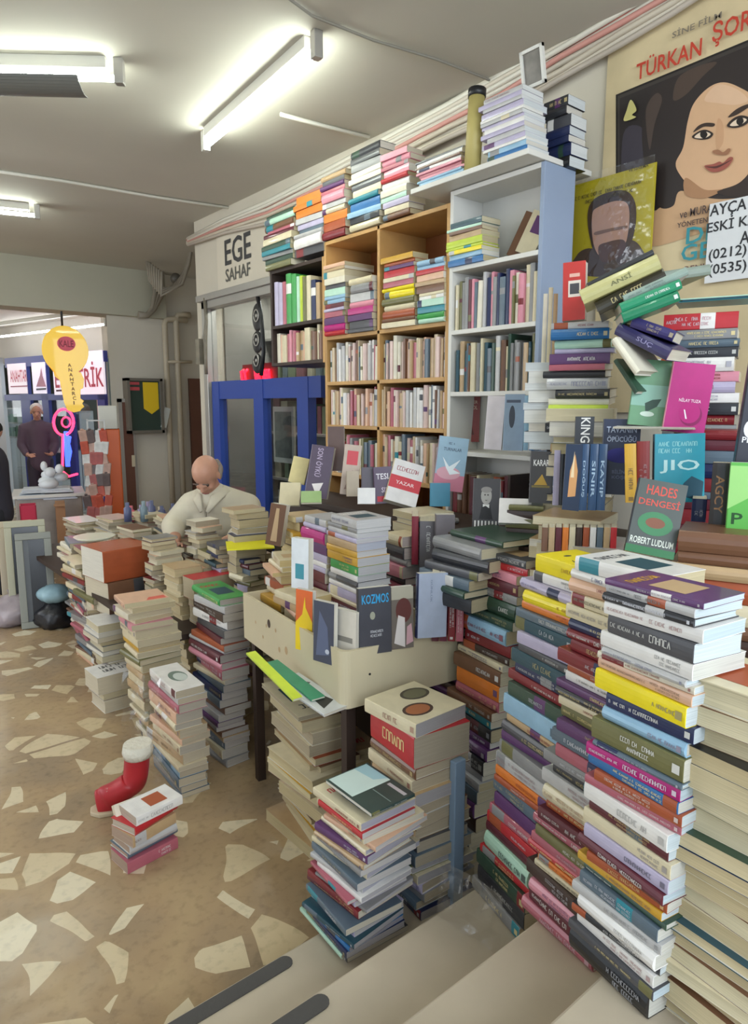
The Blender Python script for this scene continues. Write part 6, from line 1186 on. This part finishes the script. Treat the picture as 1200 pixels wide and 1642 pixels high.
# counter with folded white things
r, M, w_, h = upright('display_counter', 'low pale counter of the key shop by the aisle', 'counter', 24, 132, 800, 7.6, .5, None)
MB().box(0, 0, 0, w_, .6, h, M).build('counter_body', mat('counter_pale', 'a9a19a', .6, noise=.3, nscale=6), r, .01); MB().box(-.03, -.03, h, w_ + .03, .63, h + .03, M).build('counter_top', m_white, r)
cpos = Vector(r.location)
for i, (u0, u1, v1, v0, c, lb) in enumerate([(28, 78, 800, 790, 'c9d2dc', 'lowest folded pale cloth at the left of the shop counter'), (34, 80, 790, 781, 'd5dae0', 'upper folded pale cloth at the left of the shop counter'), (70, 124, 800, 789, 'cfd4de', 'lower folded white cloth at the right of the shop counter'), (66, 118, 789, 780, 'd9dde2', 'upper folded white cloth at the right of the shop counter')]):
    a = atd(u0, v1, 7.7); b = atd(u1, v0, 7.7); wd = hypot(b.x - a.x, b.y - a.y); hh = b.z - a.z; m = MB(); nx = 10; az = atan2(b.x, b.y); Mz = Matrix.Translation(((a.x + b.x) / 2, (a.y + b.y) / 2, a.z)) @ Matrix.Rotation(-az, 4, 'Z')
    for k in range(3): m.box(-wd / 2 + .01 * k, -.12, hh * k / 3, wd / 2 - .015 * k, .15, hh * (k + .92) / 3, Mz)
    tag(m.build('folded_cloth', mat('cloth_' + c, c, .9, bump=.5, nscale=12), None, .008), lb, 'cloth', 'folded cloths on the shop counter')
p = atd(88, 780, 7.65); m = MB(); 
for k in range(7): m.ball(p + Vector((rg.uniform(-.1, .1), rg.uniform(-.05, .05), .03 + .03 * k)), .1 - .011 * k, .08 - .008 * k, .05, 8, 6)
tag(m.build('crumpled_bag', mat('bag_white', 'dfe2e6', .5, bump=.8, nscale=20)), 'crumpled white bag standing on the folded cloths', 'bag')
r, M, w_, h = upright('crate', 'small bright red crate below the white cloths', 'crate', 31, 58, 812, 7.2, .3, None, z0=.35); m = MB().box(0, 0, 0, w_, .2, .02, M).box(0, 0, 0, .01, .2, h, M).box(w_ - .01, 0, 0, w_, .2, h, M).box(0, 0, 0, w_, .01, h, M).box(0, .19, 0, w_, .2, h, M); m.build('crate_body', mat('crate_red', 'c42848', .5), r)
r2 = empty('stool', (r.location.x, r.location.y, 0), 'low stool under the red crate', 'stool'); MB().box(0, 0, .32, w_, .2, .35, M).build('seat', m_dark, r2)
for x in (.02, w_ - .02): MB().box(x - .015, .02, 0, x + .015, .18, .32, M).build('leg', m_dark, r2)
r, M, w_, h = upright('cardboard_box', 'tan cardboard box standing under the counter cloths', 'box', 88, 104, 808, 7.3, .3, None); MB().box(0, 0, 0, w_, .25, h, M).build('box_body', mat('cardboard', 'b08460', .8), r, .004); MB().box(-.01, -.06, h - .02, w_, 0, h, M).build('flap', mat('cardboard', 'b08460', .8), r)
# framed pictures leaning by the aisle
for i, (u0, u1, vb, vt, dist, c, lab) in enumerate([(4, 60, 958, 838, 5.95, 'c2b39a', 'wide cream frame, rearmost of the pictures leaning at the aisle'), (14, 80, 950, 838, 5.75, 'b7b39a', 'pale green-grey frame, middle of the leaning pictures'), (30, 88, 948, 858, 5.55, '8f9088', 'grey frame with a dark picture, foremost of the leaning pictures')]):
    a = atd(u0, vb, dist); b = atd(u1, vb, dist); az = atan2(a.x + b.x, a.y + b.y); rt = Vector((cos(az), -sin(az), 0)); aw = Vector((sin(az), cos(az), 0)); w_ = (b - a).length; h = atd(u0, vt, dist).z - 0
    up = Vector((0, 0, 1)) * cos(R(8)) + aw * sin(R(8)); M = Matrix.Identity(4); nn = rt.cross(up)
    for k in range(3): M[k][0] = rt[k]; M[k][1] = up[k]; M[k][2] = nn[k]; M[k][3] = (a.x, a.y, .0)[k]
    r = empty('framed_picture', mw=M, label=lab, cat='picture', group=None); bw = .05; m = MB().box(0, 0, 0, w_, bw, .03).box(0, h - bw, 0, w_, h, .03).box(0, bw, 0, bw, h - bw, .03).box(w_ - bw, bw, 0, w_, h - bw, .03); m.build('frame', mat('frame_' + c, c, .5), r, .004)
    MB().box(bw, bw, .003, w_ - bw, h - bw, .008).build('picture', mat('pic_dark', '2c2b2f', .25, noise=.4, nscale=7), r)
    if i == 2: MB().box(bw, bw, .008, bw + .035, h - bw, .012).build('mount_strip', mat('mount_grey', '5d6064', .4), r)
# bags on the floor
def bag(label, u, v, dist, rx, ry, rz, c, dist2=None, name='plastic_bag', top=None):
    p = atd(u, v, dist); r = empty(name, (p.x, p.y, 0), label, 'bag'); rb = random.Random(hash_s(label)); m = MB(); seg, rgn = 26, 16
    for i in range(rgn + 1):
        th = pi * i / rgn
        for k in range(seg):
            a = 2 * pi * k / seg; w_ = 1 + .10 * sin(5 * a + 3 * th) + .06 * sin(9 * a - 2 * i) + rb.uniform(-.03, .03); z = cos(th); zz = rz + rz * (z if z > -.72 else -.72)
            rr_ = sin(th) * (1 + .25 * max(0, -z)) * (.75 if z > .5 else 1); m.v.append((rx * rr_ * w_ * cos(a), ry * rr_ * w_ * sin(a), zz - rz * .28))
    for i in range(rgn):
        for k in range(seg): m.face((i * seg + k, (i + 1) * seg + k, (i + 1) * seg + (k + 1) % seg, i * seg + (k + 1) % seg), None, smooth=True)
    m.build('bag_body', mat('bag_' + c, c, .4, noise=.2, nscale=9, bump=.9), r)
    m = MB()
    for s_ in (-1, 1): m.tube([(s_ * rx * .2, 0, rz * 1.55), (s_ * rx * .28, .01, rz * 1.95), (s_ * rx * .1, .02, rz * 2.0), (s_ * rx * .02, 0, rz * 1.6)], .007, 6)
    m.build('bag_handle', mat('bag_' + c, c, .4, noise=.2, nscale=9, bump=.9), r)
    return r
pb = atz(30, 995, 0); bag('large mauve-grey plastic bag slumped on the floor at the left edge', 28, 960, hypot(pb.x, pb.y), .22, .2, .13, '9f9296')
pb = atz(90, 1003, 0); db = hypot(pb.x, pb.y); bag('black plastic bag on the floor below the leaning pictures', 90, 980, db, .14, .13, .12, '232226')
p = atd(88, 955, db); m = MB().ball((0, 0, 0), .12, .12, .07, 18, 10)
for i, v in enumerate(m.v): k = 1 + .12 * sin(7 * atan2(v[1], v[0])); m.v[i] = (v[0] * k, v[1] * k, v[2])
o = m.build('plastic_bag', mat('bag_pale_blue', '9fc0cc', .4, noise=.25, nscale=8, bump=.9)); o.location = (p.x, p.y, .25); tag(o, 'pale blue plastic bag lying on top of the black bag', 'bag')
pb = atz(125, 990, 0); bag('small pale grey bag pushed against the old book pile', 128, 965, hypot(pb.x, pb.y) + .1, .09, .09, .12, 'a8aca2')
# small colourful goods on the rear table
rg2 = random.Random(11)
for i in range(16):
    u = rg2.uniform(205, 292); p = atd(u, 832, 5.3 + rg2.uniform(0, .3)); h = rg2.uniform(.09, .17); c = rg2.choice(['8a7f9c', 'b08a90', 'c0606a', '5a5f80', 'c9b8a0', '7d8f98']); m = MB().tube([(0, 0, 0), (0, 0, h * .7), (0, 0, h * .78), (0, 0, h)], [.028, .028, .014, .014], 10)
    o = m.build('bottle', mat('bottle_' + c, c, .35)); o.location = (p.x, p.y, .53 if False else p.z - .02); tag(o, 'small coloured bottle standing on the far piles under the notice board', 'bottle', 'small bottles on the far piles')
# ------------------------------------------------------------------ the red boot
ct = atz(222, 1290, 0); bt_ = Vector((ct.x, ct.y, 0)); toe = atz(160, 1302, 0); d = (Vector((toe.x, toe.y, 0)) - bt_); Lb = d.length; d.normalize(); sdv = Vector((-d.y, d.x, 0))
r = empty('boot', bt_, 'red boot-shaped decoration with a white cuff standing on the floor', 'boot')
topz = atd(216, 1196, hypot(bt_.x, bt_.y)).z
path = [(-.01, topz, .055, .05), (-.005, topz - .06, .056, .05), (0, topz * .6, .055, .05), (.01, topz * .38, .062, .052), (.03, .10, .066, .052), (.07, .072, .058, .05), (.12, .056, .046, .055), (Lb * .8, .044, .036, .060), (Lb, .038, .030, .058), (Lb + .012, .036, .024, .052)]
m = MB().tube([tuple(d * a + Vector((0, 0, z))) for a, z, ra, rb in path], [(max(ra, .01), rb) for a, z, ra, rb in path], 20); ob = m.build('boot_body', mat('boot_red', 'b3242c', .45, noise=.2, nscale=12), r); ss = ob.modifiers.new('s', 'SUBSURF'); ss.levels = 1; ss.render_levels = 2
m = MB().tube([tuple(d * -.01 + Vector((0, 0, z))) for z in (topz - .045, topz - .02, topz + .01)], [(.060, .056), (.066, .062), (.060, .056)], 20); m.build('cuff', mat('cuff_white', 'd8d2c2', .9, bump=.8, nscale=60), r)
m = MB(); n = len(m.v); sole = [(-.05, -.045), (.0, -.05), (Lb * .5, -.052), (Lb, -.05), (Lb + .035, -.02), (Lb + .035, .02), (Lb, .05), (Lb * .5, .052), (0, .05), (-.05, .045)]
m.prism(sole, .018, Matrix(((d.x, sdv.x, 0, 0), (d.y, sdv.y, 0, 0), (0, 0, 1, 0), (0, 0, 0, 1)))); m.build('sole', mat('sole_cream', 'c9b79a', .7), r, .004)
m = MB()
for k in range(4): a = Lb * (.35 + .14 * k); m.tube([tuple(d * a + sdv * y + Vector((0, 0, z))) for y, z in ((-.03, .098), (0, .112 - .004 * k), (.03, .098))], .004, 6)
m.tube([tuple(d * (Lb * .35) + sdv * -.02 + Vector((0, 0, .112))), tuple(d * (Lb * .78) + sdv * .02 + Vector((0, 0, .105)))], .004, 6); m.build('laces', mat('lace_pink', 'd08a84', .7), r)
# clear wrapping beside the boot, over the pile behind it
wp = atz(262, 1250, 0)
o_ = empty('plastic_wrap', (wp.x, wp.y, 0), 'crumpled clear plastic wrapping hanging down the pile behind the boot', 'plastic wrap')
crumple('wrap_sheet', lambda s_, t: (Vector((-.10 + .10 * s_ - .02, .02 - .16 * s_ + .05, .02 + .50 * t)) + Vector((-.02 * sin(3 * t), 0, 0)), Vector((-.8, -.6, 0))), 5, 9, .010, o_, 5)
wp = atz(800, 1500, .3); o_ = empty('plastic_wrap', (wp.x, wp.y, .3), 'clear plastic wrapping around the foot of the middle pile', 'plastic wrap')
crumple('wrap_sheet', lambda s_, t: (Vector((-.07 + .02 * s_, .15 - .20 * s_, .0 + .17 * t)), Vector((-.9, -.2, 0))), 6, 5, .009, o_, 6)
flush_books(300)
